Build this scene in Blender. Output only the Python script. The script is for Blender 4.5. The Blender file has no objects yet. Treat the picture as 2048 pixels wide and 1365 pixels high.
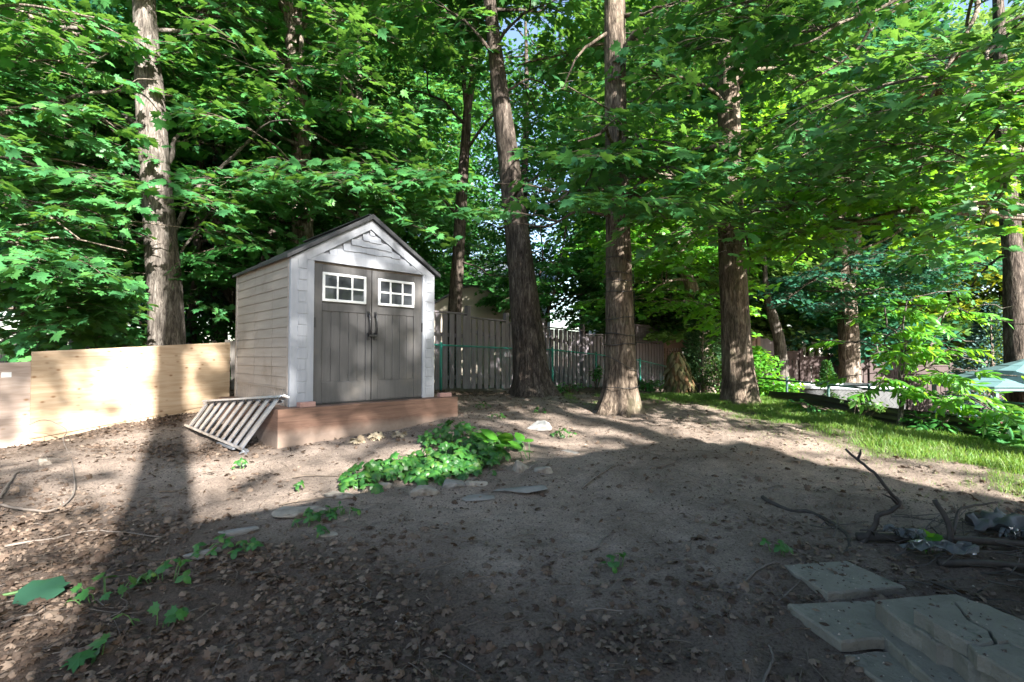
import bpy, math, random
import numpy as np
from mathutils import Vector, Matrix
sc = bpy.context.scene
COL = sc.collection
R = math.radians

# ------------------------------------------------------------------ camera
EYE = 1.5
FPX = 992.0            # focal length in pixels of the 2048 wide photograph
PITCH = R(1.63)
cd = bpy.data.cameras.new('camera'); cam = bpy.data.objects.new('camera', cd); COL.objects.link(cam)
cd.sensor_width = 36; cd.lens = 36 * FPX / 2048; cd.clip_start = .05; cd.clip_end = 2000
cam.location = (0, 0, EYE); cam.rotation_euler = (math.pi / 2 + PITCH, 0, 0)
sc.camera = cam

# ------------------------------------------------------------------ light
SUN_H = Vector((.55, -.835, 0)).normalized()      # horizontal direction towards the sun
SUN_EL = R(30)
w = bpy.data.worlds.new('World'); sc.world = w; w.use_nodes = True
nt = w.node_tree; bg = nt.nodes['Background']
sk = nt.nodes.new('ShaderNodeTexSky'); sk.sky_type = 'NISHITA'; sk.sun_disc = False
sk.sun_elevation = SUN_EL; sk.sun_rotation = math.atan2(SUN_H.x, SUN_H.y)
sk.air_density = 1.0; sk.dust_density = 1.5; sk.ozone_density = 1.0
nt.links.new(sk.outputs[0], bg.inputs[0]); bg.inputs[1].default_value = .068
ld = bpy.data.lights.new('sun', 'SUN'); ld.energy = 5.0; ld.angle = R(.7); ld.color = (1, .945, .87)
lo = bpy.data.objects.new('sun', ld); COL.objects.link(lo)
tosun = Vector((SUN_H.x * math.cos(SUN_EL), SUN_H.y * math.cos(SUN_EL), math.sin(SUN_EL)))
lo.rotation_euler = tosun.to_track_quat('Z', 'Y').to_euler(); lo.location = (20, -30, 30)
sc.view_settings.view_transform = 'Standard'; sc.view_settings.look = 'None'
sc.view_settings.exposure = 2.75; sc.view_settings.gamma = 1
sc.cycles.max_bounces = 7; sc.cycles.diffuse_bounces = 4; sc.cycles.glossy_bounces = 2
sc.cycles.transmission_bounces = 4; sc.cycles.caustics_reflective = False; sc.cycles.caustics_refractive = False

# ------------------------------------------------------------------ helpers
def at(px, py, Y):
    """world point on the viewing ray of a photograph pixel at depth Y"""
    u = (px - 1024) / FPX; v = (682.5 - py) / FPX
    dy = math.cos(PITCH) - v * math.sin(PITCH); dz = math.sin(PITCH) + v * math.cos(PITCH)
    return Vector((u * Y / dy, Y, EYE + dz * Y / dy))

def vnoise(x, y, seed=0, wrapx=0):
    x = np.asarray(x, float); y = np.asarray(y, float)
    xi = np.floor(x).astype(np.int64); yi = np.floor(y).astype(np.int64)
    fx = x - xi; fy = y - yi; fx = fx * fx * (3 - 2 * fx); fy = fy * fy * (3 - 2 * fy)
    def h(a, b):
        if wrapx: a = a % wrapx
        n = (a * 374761393 + b * 668265263 + seed * 982451653) & 0x7fffffff
        n = ((n ^ (n >> 13)) * 1274126177) & 0x7fffffff
        n = n ^ (n >> 16)
        return (n & 0xffff) / 65535.0
    return (h(xi, yi) * (1 - fx) + h(xi + 1, yi) * fx) * (1 - fy) + (h(xi, yi + 1) * (1 - fx) + h(xi + 1, yi + 1) * fx) * fy

def sstep(a, b, x):
    t = np.clip((np.asarray(x, float) - a) / (b - a), 0, 1); return t * t * (3 - 2 * t)

def crest(X, Y):
    return np.asarray(X) - (7.377 - .305 * np.clip(Y, -6, 9.6))
def G(X, Y):
    """smooth lie of the land"""
    X = np.asarray(X, float); Y = np.asarray(Y, float)
    z = .073 * np.clip(Y, -8, 9.6) - .0
    t = (X + Y) * .707
    far = sstep(9.0, 12.5, Y)
    z = z - far * .035 * np.clip(t - 7, -4, 14)
    d = crest(X, Y)
    z = z - sstep(0, 1.3, d) * sstep(13, 9.5, Y) * .95 - sstep(3, 12, d) * .3
    z = z - .35 * sstep(9.5, 13, Y) * sstep(1.2, 4, d)
    return z
def H(X, Y):
    X = np.asarray(X, float); Y = np.asarray(Y, float)
    n = (vnoise(X * 1.3, Y * 1.3, 1) - .5) * .07 + (vnoise(X * 4, Y * 4, 2) - .5) * .03 \
        + (vnoise(X * 11, Y * 11, 3) - .5) * .018 + (vnoise(X * 27, Y * 27, 4) - .5) * .010
    return G(X, Y) + n * sstep(40, 12, np.hypot(X, Y))
def gz(x, y): return float(H(x, y))
def gnd(px, py):
    """point where the viewing ray of a photograph pixel meets the ground"""
    a, b = .5, 40.
    for Y in np.arange(1, 40, .1):
        p = at(px, py, Y)
        if p.z < float(G(p.x, p.y)): b = Y; break
        a = Y
    for _ in range(30):
        m = (a + b) / 2; p = at(px, py, m)
        if p.z < float(G(p.x, p.y)): b = m
        else: a = m
    p = at(px, py, b); return Vector((p.x, p.y, gz(p.x, p.y)))

class MB:
    """collects verts / faces / material indices and links them as ONE mesh object"""
    def __init__(s): s.v = []; s.f = []; s.m = []; s.mi = 0; s.sm = False; s.s = []
    def add(s, vs, fs):
        n = len(s.v); s.v += [tuple(q) for q in vs]; s.f += [tuple(i + n for i in q) for q in fs]
        s.m += [s.mi] * len(fs); s.s += [s.sm] * len(fs); return s
    def hexa(s, p):
        return s.add(p, [(0, 3, 2, 1), (4, 5, 6, 7), (0, 1, 5, 4), (1, 2, 6, 5), (2, 3, 7, 6), (3, 0, 4, 7)])
    def box(s, x0, x1, y0, y1, z0, z1, b=0):
        if b:
            b = min(b, (x1 - x0) * .45, (y1 - y0) * .45, (z1 - z0) * .45)
            vs = []; X = (x0, x1); Y = (y0, y1); Z = (z0, z1)
            idx = {}
            for i in (0, 1):
                for j in (0, 1):
                    for k in (0, 1):
                        sx = b if i == 0 else -b; sy = b if j == 0 else -b; sz = b if k == 0 else -b
                        idx[i, j, k] = len(vs)
                        vs += [(X[i], Y[j] + sy, Z[k] + sz), (X[i] + sx, Y[j], Z[k] + sz), (X[i] + sx, Y[j] + sy, Z[k])]
            g = lambda i, j, k, a: idx[i, j, k] + a
            fs = []
            for i in (0, 1):
                q = [g(i, 0, 0, 0), g(i, 1, 0, 0), g(i, 1, 1, 0), g(i, 0, 1, 0)]; fs.append(q if i else q[::-1])
                q = [g(0, i, 0, 1), g(0, i, 1, 1), g(1, i, 1, 1), g(1, i, 0, 1)]; fs.append(q if i else q[::-1])
                q = [g(0, 0, i, 2), g(1, 0, i, 2), g(1, 1, i, 2), g(0, 1, i, 2)]; fs.append(q if i else q[::-1])
            for i in (0, 1):
                for j in (0, 1):
                    e = (i + j) % 2
                    q = [g(i, j, 0, 0), g(i, j, 1, 0), g(i, j, 1, 1), g(i, j, 0, 1)]; fs.append(q if e else q[::-1])
                    q = [g(i, 0, j, 2), g(i, 1, j, 2), g(i, 1, j, 0), g(i, 0, j, 0)]; fs.append(q if e else q[::-1])
                    q = [g(0, i, j, 1), g(1, i, j, 1), g(1, i, j, 2), g(0, i, j, 2)]; fs.append(q if e else q[::-1])
                    for k in (0, 1):
                        q = [g(i, j, k, 0), g(i, j, k, 1), g(i, j, k, 2)]; fs.append(q if (i + j + k) % 2 else q[::-1])
            return s.add(vs, fs)
        return s.hexa([(x0, y0, z0), (x1, y0, z0), (x1, y1, z0), (x0, y1, z0), (x0, y0, z1), (x1, y0, z1), (x1, y1, z1), (x0, y1, z1)])
    def beam(s, p, q, wd, th, up=(0, 0, 1)):
        p = Vector(p); q = Vector(q); d = (q - p).normalized(); up = Vector(up)
        a = d.cross(up)
        if a.length < 1e-4: a = d.cross(Vector((1, 0, 0)))
        a.normalize(); b = a.cross(d); a *= wd / 2; b *= th / 2
        return s.hexa([p - a - b, p + a - b, p + a + b, p - a + b, q - a - b, q + a - b, q + a + b, q - a + b])
    def prism(s, poly, off):
        """poly: 3-D outline, off: extrusion vector"""
        n = len(poly); off = Vector(off); vs = [Vector(p) for p in poly]; vs += [p + off for p in vs]
        return s.add(vs, [tuple(range(n))[::-1], tuple(range(n, 2 * n))] + [(i, (i + 1) % n, n + (i + 1) % n, n + i) for i in range(n)])
    def tube(s, pts, rad, n=8, cap=True):
        pts = [Vector(p) for p in pts]
        if not hasattr(rad, '__len__'): rad = [rad] * len(pts)
        vs = []; fs = []; ref = None
        for i, p in enumerate(pts):
            d = (pts[min(i + 1, len(pts) - 1)] - pts[max(i - 1, 0)]).normalized()
            if ref is None: ref = Vector((0, 0, 1)) if abs(d.z) < .9 else Vector((1, 0, 0))
            a = d.cross(ref).normalized(); b = d.cross(a); ref = a.cross(d)
            for k in range(n):
                t = 2 * math.pi * k / n; vs.append(p + (a * math.cos(t) + b * math.sin(t)) * rad[i])
        for i in range(len(pts) - 1):
            for k in range(n):
                fs.append((i * n + k, i * n + (k + 1) % n, (i + 1) * n + (k + 1) % n, (i + 1) * n + k))
        if cap: fs += [tuple(range(n))[::-1], tuple(range((len(pts) - 1) * n, len(pts) * n))]
        o = s.sm; s.sm = n > 4; s.add(vs, fs); s.sm = o; return s

def mesh_obj(name, me, mats, parent=None):
    for m in (mats if isinstance(mats, (list, tuple)) else [mats]): me.materials.append(m)
    o = bpy.data.objects.new(name, me); COL.objects.link(o)
    if parent: o.parent = parent
    return o
def wloc(o):
    v = Vector((0, 0, 0))
    while o: v += o.location; o = o.parent
    return v
def put(name, mb, mats, parent=None, world=False):
    vs = np.array(mb.v, float)
    if world and parent: vs = vs - np.array(wloc(parent))
    me = bpy.data.meshes.new(name); me.from_pydata(vs.tolist(), [], mb.f)
    me.polygons.foreach_set('material_index', np.array(mb.m, np.int32))
    me.polygons.foreach_set('use_smooth', np.array(mb.s, bool)); me.update()
    return mesh_obj(name, me, mats, parent)
def np_mesh(name, V, F, mats, parent=None, mi=None, smooth=False, world=True):
    """V (n,3) floats, F (m,k) ints, all faces of the same size"""
    if parent and world: V = V - np.array(wloc(parent))
    me = bpy.data.meshes.new(name); m, k = F.shape
    me.vertices.add(len(V)); me.vertices.foreach_set('co', np.ascontiguousarray(V, np.float32).ravel())
    me.loops.add(m * k); me.loops.foreach_set('vertex_index', np.ascontiguousarray(F, np.int32).ravel())
    me.polygons.add(m); me.polygons.foreach_set('loop_start', np.arange(0, m * k, k, dtype=np.int32))
    if mi is not None: me.polygons.foreach_set('material_index', np.ascontiguousarray(mi, np.int32))
    me.polygons.foreach_set('use_smooth', np.full(m, smooth, bool))
    me.update(calc_edges=True)
    return mesh_obj(name, me, mats, parent)
def thing(name, label, cat, loc=(0, 0, 0), rz=0, group=None):
    o = bpy.data.objects.new(name, None); COL.objects.link(o); o.empty_display_size = .2
    o.location = loc; o.rotation_euler = (0, 0, rz); return tag(o, label, cat, group)
def tag(o, label, cat, group=None):
    o['label'] = label; o['category'] = cat
    if group: o['group'] = group
    return o
def kind(o, k): o['kind'] = k; return o
def centre(o):
    """move a single mesh thing's origin to the middle of its base"""
    me = o.data; n = len(me.vertices); a = np.empty(n * 3, np.float32); me.vertices.foreach_get('co', a); a = a.reshape(-1, 3)
    c = np.array([(a[:, 0].min() + a[:, 0].max()) / 2, (a[:, 1].min() + a[:, 1].max()) / 2, a[:, 2].min()], np.float32)
    me.vertices.foreach_set('co', (a - c).ravel()); me.update(); o.location = c.tolist(); return o

# ------------------------------------------------------------------ materials
def newmat(name):
    m = bpy.data.materials.new(name); m.use_nodes = True; n = m.node_tree
    return m, n, n.nodes['Principled BSDF']
def node(n, t, **k):
    o = n.nodes.new(t)
    for a, b in k.items(): setattr(o, a, b)
    return o
def mix(n, fac, a, b, mode='MIX'):
    o = n.nodes.new('ShaderNodeMix'); o.data_type = 'RGBA'; o.blend_type = mode
    for i, v in ((0, fac), (6, a), (7, b)):
        if hasattr(v, 'links') or isinstance(v, bpy.types.NodeSocket): n.links.new(v, o.inputs[i])
        elif i == 0: o.inputs[0].default_value = v
        else: o.inputs[i].default_value = (*v, 1) if len(v) == 3 else v
    return o.outputs[2]
def noise(n, scale, detail=4, rough=.6, stretch=None, coord='Object', dist=0):
    tc = n.nodes.new('ShaderNodeTexCoord'); src = tc.outputs[coord]
    if stretch:
        mp = n.nodes.new('ShaderNodeMapping'); mp.inputs['Scale'].default_value = stretch
        n.links.new(src, mp.inputs[0]); src = mp.outputs[0]
    t = n.nodes.new('ShaderNodeTexNoise'); t.inputs['Scale'].default_value = scale
    t.inputs['Detail'].default_value = detail; t.inputs['Roughness'].default_value = rough
    t.inputs['Distortion'].default_value = dist
    n.links.new(src, t.inputs['Vector']); return t.outputs['Fac']
def ramp(n, fac, stops):
    r = n.nodes.new('ShaderNodeValToRGB'); e = r.color_ramp.elements
    while len(e) < len(stops): e.new(.5)
    for q, (p, c) in zip(e, stops): q.position = p; q.color = (*c, 1) if len(c) == 3 else c
    n.links.new(fac, r.inputs[0]); return r.outputs[0]
def bump(n, b, h, strength, dist=.02):
    o = n.nodes.new('ShaderNodeBump'); o.inputs['Strength'].default_value = strength; o.inputs['Distance'].default_value = dist
    n.links.new(h, o.inputs['Height'])
    if b.inputs['Normal'].links: n.links.new(b.inputs['Normal'].links[0].from_socket, o.inputs['Normal'])
    n.links.new(o.outputs[0], b.inputs['Normal'])
def surf(name, c0, c1, scale=6, rough=.7, bs=.15, stretch=None, fine=60, metal=0, spec=.5, bd=.01, dist=0, dirt=None):
    m, n, b = newmat(name)
    f = noise(n, scale, 5, .6, stretch, dist=dist)
    col = ramp(n, f, [(.3, c0), (.7, c1)])
    if dirt:                                     # worn / stained patches
        f2 = noise(n, dirt[1], 4, .65); g = ramp(n, f2, [(dirt[2], (0, 0, 0)), (dirt[2] + .15, (1, 1, 1))])
        col = mix(n, g, col, dirt[0])
    n.links.new(col, b.inputs['Base Color']); b.inputs['Roughness'].default_value = rough
    b.inputs['Metallic'].default_value = metal; b.inputs['Specular IOR Level'].default_value = spec
    if bs:
        f3 = noise(n, fine, 4, .6, stretch); bump(n, b, f3, bs, bd)
    return m
def leafmat(name, cols, rough=.42, trans=.35, tcol=(.22, .42, .03), spec=.35):
    """leaf: colour differs from leaf to leaf, light passes through the blade"""
    m, n, b = newmat(name)
    g = n.nodes.new('ShaderNodeNewGeometry')
    k = len(cols); col = ramp(n, g.outputs['Random Per Island'], [(i / max(1, k - 1), c) for i, c in enumerate(cols)])
    n.links.new(col, b.inputs['Base Color']); b.inputs['Roughness'].default_value = rough; b.inputs['Specular IOR Level'].default_value = spec
    t = n.nodes.new('ShaderNodeBsdfTranslucent'); n.links.new(mix(n, .6, col, tcol), t.inputs[0])
    ms = n.nodes.new('ShaderNodeMixShader'); ms.inputs[0].default_value = trans
    n.links.new(b.outputs[0], ms.inputs[1]); n.links.new(t.outputs[0], ms.inputs[2])
    n.links.new(ms.outputs[0], n.nodes['Material Output'].inputs[0]); return m
def barkmat(name, dark, mid, light, moss=None):
    m, n, b = newmat(name)
    f = noise(n, 9, 6, .65, (1.6, 1.6, .34), dist=.7); col = ramp(n, f, [(.34, dark), (.5, mid), (.66, light)])
    fr = noise(n, 13, 4, .55, (1.6, 1.6, .27), dist=1.1); crack = ramp(n, fr, [(.42, (1, 1, 1)), (.485, (.22, .2, .19)), (.515, (.22, .2, .19)), (.58, (1, 1, 1))])
    col = mix(n, .65, col, crack, 'MULTIPLY')
    f4 = noise(n, 1.1, 3, .6); col = mix(n, .45, col, ramp(n, f4, [(.35, (.55, .55, .55)), (.65, (1.1, 1.08, 1.05))]), 'MULTIPLY')
    if moss:
        f5 = noise(n, 2.3, 4, .7); col = mix(n, ramp(n, f5, [(.52, (0, 0, 0)), (.7, (.7, .7, .7))]), col, moss)
    n.links.new(col, b.inputs['Base Color']); b.inputs['Roughness'].default_value = .9; b.inputs['Specular IOR Level'].default_value = .2
    bump(n, b, f, 1, .04); f2 = noise(n, 60, 4, .7, (1, 1, .35)); bump(n, b, f2, .5, .006); return m
def plain(name, c, rough=.6, metal=0, spec=.5): return surf(name, tuple(x * .9 for x in c), tuple(min(1, x * 1.08) for x in c), 9, rough, .05, None, 90, metal, spec, .003)

M = {}
M['bark_grey'] = barkmat('grey_shaggy_bark', (.05, .044, .039), (.135, .119, .105), (.21, .192, .174))
M['bark_brown'] = barkmat('brown_furrowed_bark', (.045, .034, .026), (.145, .113, .087), (.27, .22, .175), (.10, .10, .06))
M['bark_dark'] = barkmat('dark_maple_bark', (.025, .02, .017), (.075, .06, .05), (.16, .135, .115))
M['bark_mid'] = barkmat('weathered_bark', (.06, .05, .04), (.20, .165, .135), (.37, .32, .27))
M['twig'] = surf('twig_bark', (.05, .038, .028), (.13, .10, .075), 20, .85, .3, fine=120)
GR = [(.038, .15, .048), (.050, .19, .055), (.072, .23, .06), (.044, .165, .062), (.034, .135, .04), (.085, .22, .05)]
M['leaf'] = leafmat('maple_leaf', GR)
M['leaf_deep'] = leafmat('deep_green_leaf', [(.024, .11, .026), (.032, .14, .03), (.042, .17, .034)], tcol=(.14, .36, .04))
M['leaf_blue'] = leafmat('blue_green_leaf', [(.018, .085, .06), (.026, .115, .075), (.04, .15, .085)], tcol=(.06, .22, .08))
M['leaf_bright'] = leafmat('bright_maple_leaf', [(.045, .18, .022), (.065, .23, .024), (.09, .27, .026), (.05, .20, .026)], tcol=(.34, .62, .03), trans=.45)  # yellow-green of sun through leaves, put into the colour
M['leaf_yellow'] = leafmat('yellowing_leaf', [(.09, .20, .02), (.17, .26, .02), (.30, .28, .02), (.08, .2, .03)], tcol=(.5, .5, .03), trans=.4)
M['leaf_pale'] = leafmat('pale_far_leaf', [(.06, .15, .04), (.09, .2, .05), (.12, .23, .06)], tcol=(.3, .45, .08))

# ------------------------------------------------------------------ leaves, sprays, trees
def star_template(outline, centre_, fold=.10, droop=.18):
    """fan-triangulated leaf; axis +y, width x, normal +z; length about 1"""
    P = [centre_] + outline
    V = np.array([(x, y, -droop * (y - .3) ** 2 - fold * abs(x) * (1 if i else 0)) for i, (x, y) in enumerate(P)])
    n = len(outline); F = np.array([(0, 1 + i, 1 + (i + 1) % n) for i in range(n)])
    return V, F
_h = [(.0, .02), (.20, -.06), (.30, .10), (.52, .16), (.42, .30), (.58, .52), (.36, .47), (.24, .50), (.26, .74), (.12, .72)]
MAPLE = star_template(_h + [(0, 1.0)] + [(-x, y) for x, y in _h[:0:-1]], (0, .33))
_m = [(0, 0), (.34, 0), (.55, .42), (.25, .5)]
STAR = star_template(_m + [(0, 1)] + [(-x, y) for x, y in _m[:0:-1]], (0, .35))
KITE = (np.array([(0, 0, 0), (.42, .38, -.05), (0, 1, -.1), (-.42, .38, -.05)]), np.array([(0, 1, 2), (0, 2, 3)]))
LANCE = star_template([(0, 0), (.13, .2), (.18, .45), (.12, .75), (0, 1), (-.12, .75), (-.18, .45), (-.13, .2)], (0, .45), .25, .3)
OVAL = star_template([(0, 0), (.2, .1), (.33, .35), (.28, .65), (0, 1), (-.28, .65), (-.33, .35), (-.2, .1)], (0, .4), .2, .35)

def unit(a): return a / np.maximum(np.linalg.norm(a, axis=-1, keepdims=True), 1e-9)
def leaf_geo(P, A, N, S, tmpl):
    """positions, axes, normals, sizes -> V, F"""
    T, F = tmpl
    A = unit(A); N = unit(N - A * (N * A).sum(1, keepdims=True)); B = np.cross(A, N)
    V = P[:, None] + S[:, None, None] * (T[None, :, 0:1] * B[:, None] + T[None, :, 1:2] * A[:, None] + T[None, :, 2:3] * N[:, None])
    k = len(T); FF = (F[None] + (np.arange(len(P)) * k)[:, None, None]).reshape(-1, 3)
    return V.reshape(-1, 3), FF

def tri_tube(pts, r0, r1):
    """3-sided twig, numpy"""
    pts = np.asarray(pts, float); n = len(pts); d = unit(np.gradient(pts, axis=0))
    up = np.where(np.abs(d[:, 2:3]) > .9, [[1., 0, 0]], [[0, 0, 1.]]); a = unit(np.cross(d, up)); b = np.cross(d, a)
    r = np.linspace(r0, r1, n)[:, None]; V = []
    for k in range(3):
        t = 2.0944 * k; V.append(pts + (a * math.cos(t) + b * math.sin(t)) * r)
    V = np.stack(V, 1).reshape(-1, 3); F = []
    for i in range(n - 1):
        for k in range(3):
            p, q = i * 3 + k, i * 3 + (k + 1) % 3; F += [(p, q, q + 3), (p, q + 3, p + 3)]
    return V, np.array(F)

def make_spray(rng, L=1.3, leaf=.155, gap=.118):
    """a flat, drooping branch spray along +y: leaf arrays and twig geometry"""
    P, A, N, S, TV, TF, off = [], [], [], [], [], [], 0
    c0, c1 = rng.uniform(.0, .25), rng.uniform(.12, .4)
    bend = rng.uniform(-.25, .25)
    main = lambda t: np.array([bend * t * t * L, t * L, c0 * t * L - c1 * t * t * L])
    pts = [main(t) for t in np.linspace(0, 1, 7)]; v, f = tri_tube(pts, .008, .003); TV.append(v); TF.append(f + off); off += len(v)
    t = .1; sd = rng.choice([-1, 1])
    def leaves(path):
        for q, tan in path:
            for s2 in (-1, 1):
                yaw = s2 * rng.uniform(.3, 1.1); h = np.array([tan[0], tan[1], 0.]); h /= np.linalg.norm(h) + 1e-9
                hx = np.array([h[0] * math.cos(yaw) - h[1] * math.sin(yaw), h[0] * math.sin(yaw) + h[1] * math.cos(yaw), 0])
                pit = rng.uniform(-.1, .75); a = hx * math.cos(pit) - np.array([0, 0, math.sin(pit)])
                n = np.array([0, 0, 1.]) + rng.normal(0, .33, 3)
                P.append(q + hx * rng.uniform(.03, .08) - np.array([0, 0, rng.uniform(0, .04)])); A.append(a); N.append(n); S.append(leaf * rng.uniform(.6, 1.15))
    while t < 1:
        q = main(t); tan = main(min(1, t + .02)) - q
        ln = L * (.16 + .38 * math.sin(math.pi * min(1, .25 + .7 * t))) * rng.uniform(.6, 1.15)
        ang = sd * rng.uniform(.7, 1.1); h = np.array([math.sin(ang), math.cos(ang), 0.])
        dr = rng.uniform(.15, .5); tw = [q + h * u * ln + np.array([0, 0, .06 * u - dr * u * u]) * ln for u in np.linspace(0, 1, 5)]
        v, f = tri_tube(tw, .004, .002); TV.append(v); TF.append(f + off); off += len(v)
        k = max(2, int(ln / gap))
        leaves([(q + h * u * ln + np.array([0, 0, .06 * u - dr * u * u]) * ln, h) for u in (np.arange(k) + 1.) / k])
        t += gap * .95 / L * rng.uniform(.8, 1.3); sd = -sd
    leaves([(main(u), np.array([0, 1., 0])) for u in (.75, .88, 1.)])
    return tuple(np.array(x, float) for x in (P, A, N, S)) + (np.concatenate(TV), np.concatenate(TF))
_rng = np.random.default_rng(7)
SPRAYS = [make_spray(_rng) for _ in range(9)]
SPRAYS_FAR = [make_spray(_rng, 1.3, .19, .17) for _ in range(6)]

def catmull(pts, n):
    pts = [np.asarray(p, float) for p in pts]
    if len(pts) == 2: return np.array([pts[0] + (pts[1] - pts[0]) * t for t in np.linspace(0, 1, n)])
    P = [2 * pts[0] - pts[1]] + pts + [2 * pts[-1] - pts[-2]]; out = []
    for u in np.linspace(0, len(pts) - 1, n):
        i = min(int(u), len(pts) - 2); t = u - i; a, b, c, d = P[i:i + 4]
        out.append(.5 * (2 * b + (c - a) * t + (2 * a - 5 * b + 4 * c - d) * t * t + (3 * b - a - 3 * c + d) * t ** 3))
    return np.array(out)

def bark_tube(path, rad, seed, sides=40, step=.06, depth=.05, flare=0, lobes=5, freq=16, zs=1.6):
    """trunk skin with furrows; the lowest part flares into root buttresses"""
    L = np.linalg.norm(np.diff(np.array(path), axis=0), axis=1).sum(); n = max(6, int(L / step))
    C0 = catmull(path, n * 3); s0 = np.concatenate([[0], np.cumsum(np.linalg.norm(np.diff(C0, axis=0), axis=1))]); L = s0[-1]
    u = np.interp(np.linspace(0, L, n), s0, np.linspace(0, 1, n * 3)); C = np.stack([np.interp(u, np.linspace(0, 1, n * 3), C0[:, k]) for k in range(3)], 1)
    d = unit(np.gradient(C, axis=0)); rr = np.interp(u, np.linspace(0, 1, len(rad)), rad)
    ref = np.array([1., 0, 0]); th = np.linspace(0, 2 * math.pi, sides, endpoint=False); V = np.empty((n, sides, 3)); ln = np.linspace(0, L, n)
    for i in range(n):
        a = ref - d[i] * (ref @ d[i]); a /= np.linalg.norm(a); b = np.cross(d[i], a)
        g = th / (2 * math.pi)
        q = 1 - np.abs(2 * vnoise(g * freq + .0, np.full(sides, ln[i] * zs), seed, freq) - 1)
        q2 = 1 - np.abs(2 * vnoise(g * freq * 2, np.full(sides, ln[i] * zs * 2.2), seed + 5, freq * 2) - 1)
        big = vnoise(g * 3, np.full(sides, ln[i] * .7), seed + 9, 3) - .5
        r = rr[i] * (1 + big * .16 + depth * 2.2 * ((np.minimum(q, .82) * .8 + q2 * .3) - .6))
        if flare:
            e = math.exp(-max(0, ln[i] - .22) / .32); ph = seed * 1.7
            lob = .45 + .55 * np.maximum(0, np.cos(lobes * th + ph)) ** .8 * (.6 + .8 * vnoise(g * lobes, np.full(sides, 1.5), seed + 3, lobes))
            r = r * (1 + flare * e * lob)
        V[i] = C[i] + np.outer(r * np.cos(th), a) + np.outer(r * np.sin(th), b)
    F = []
    k = np.arange(sides); k1 = (k + 1) % sides
    for i in range(n - 1): F.append(np.stack([i * sides + k, i * sides + k1, (i + 1) * sides + k1, (i + 1) * sides + k], 1))
    return V.reshape(-1, 3), np.concatenate(F)

# boles that stay free of twigs (x0, x1, y0, y1, depth of the bole, share of sprays pruned away)
PRUNE = [(262, 352, -40, 690, 9.0, 1), (560, 628, -40, 110, 12, 1), (575, 628, 180, 265, 12, .8), (580, 630, 455, 500, 12, 1), (960, 1075, 40, 350, 9.8, .9), (1000, 1110, 460, 800, 9.8, 1), (1205, 1262, 20, 235, 8.1, 1),
         (1205, 1275, 470, 830, 8.1, 1), (1432, 1492, 120, 230, 8.9, .9), (1435, 1515, 470, 810, 8.9, 1), (900, 945, 230, 640, 13.4, .8), (1668, 1722, 430, 590, 16, .8), (1680, 1722, 650, 740, 16, 1), (2000, 2060, 390, 740, 11.2, .9),
         (470, 875, 425, 830, 6, 1), (1510, 1600, 600, 800, 14, .8), (910, 1220, 90, 560, 40, .55), (1100, 1440, 540, 800, 40, .7), (1730, 1960, 560, 760, 30, .6), (480, 560, 20, 110, 40, .5), (900, 1000, 480, 640, 40, .7)]
def clear_view(q, rng):
    p, az, sz, pit = q; c = p + np.array([math.cos(az), math.sin(az), -.1]) * .55 * sz
    if c[1] < .5: return True
    cp, sp_ = math.cos(PITCH), math.sin(PITCH); d = c[1] * cp + (c[2] - EYE) * sp_; v = -c[1] * sp_ + (c[2] - EYE) * cp
    x = 1024 + FPX * c[0] / d; y = 682.5 - FPX * v / d; m = .42 * sz * FPX / d
    for x0, x1, y0, y1, D, k in PRUNE:
        mm = m if k >= .8 else 0
        if c[1] < D and x0 - mm < x < x1 + mm and y0 - mm * .5 < y < y1 + mm * .5 and rng.random() < k: return False
    return True
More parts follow.
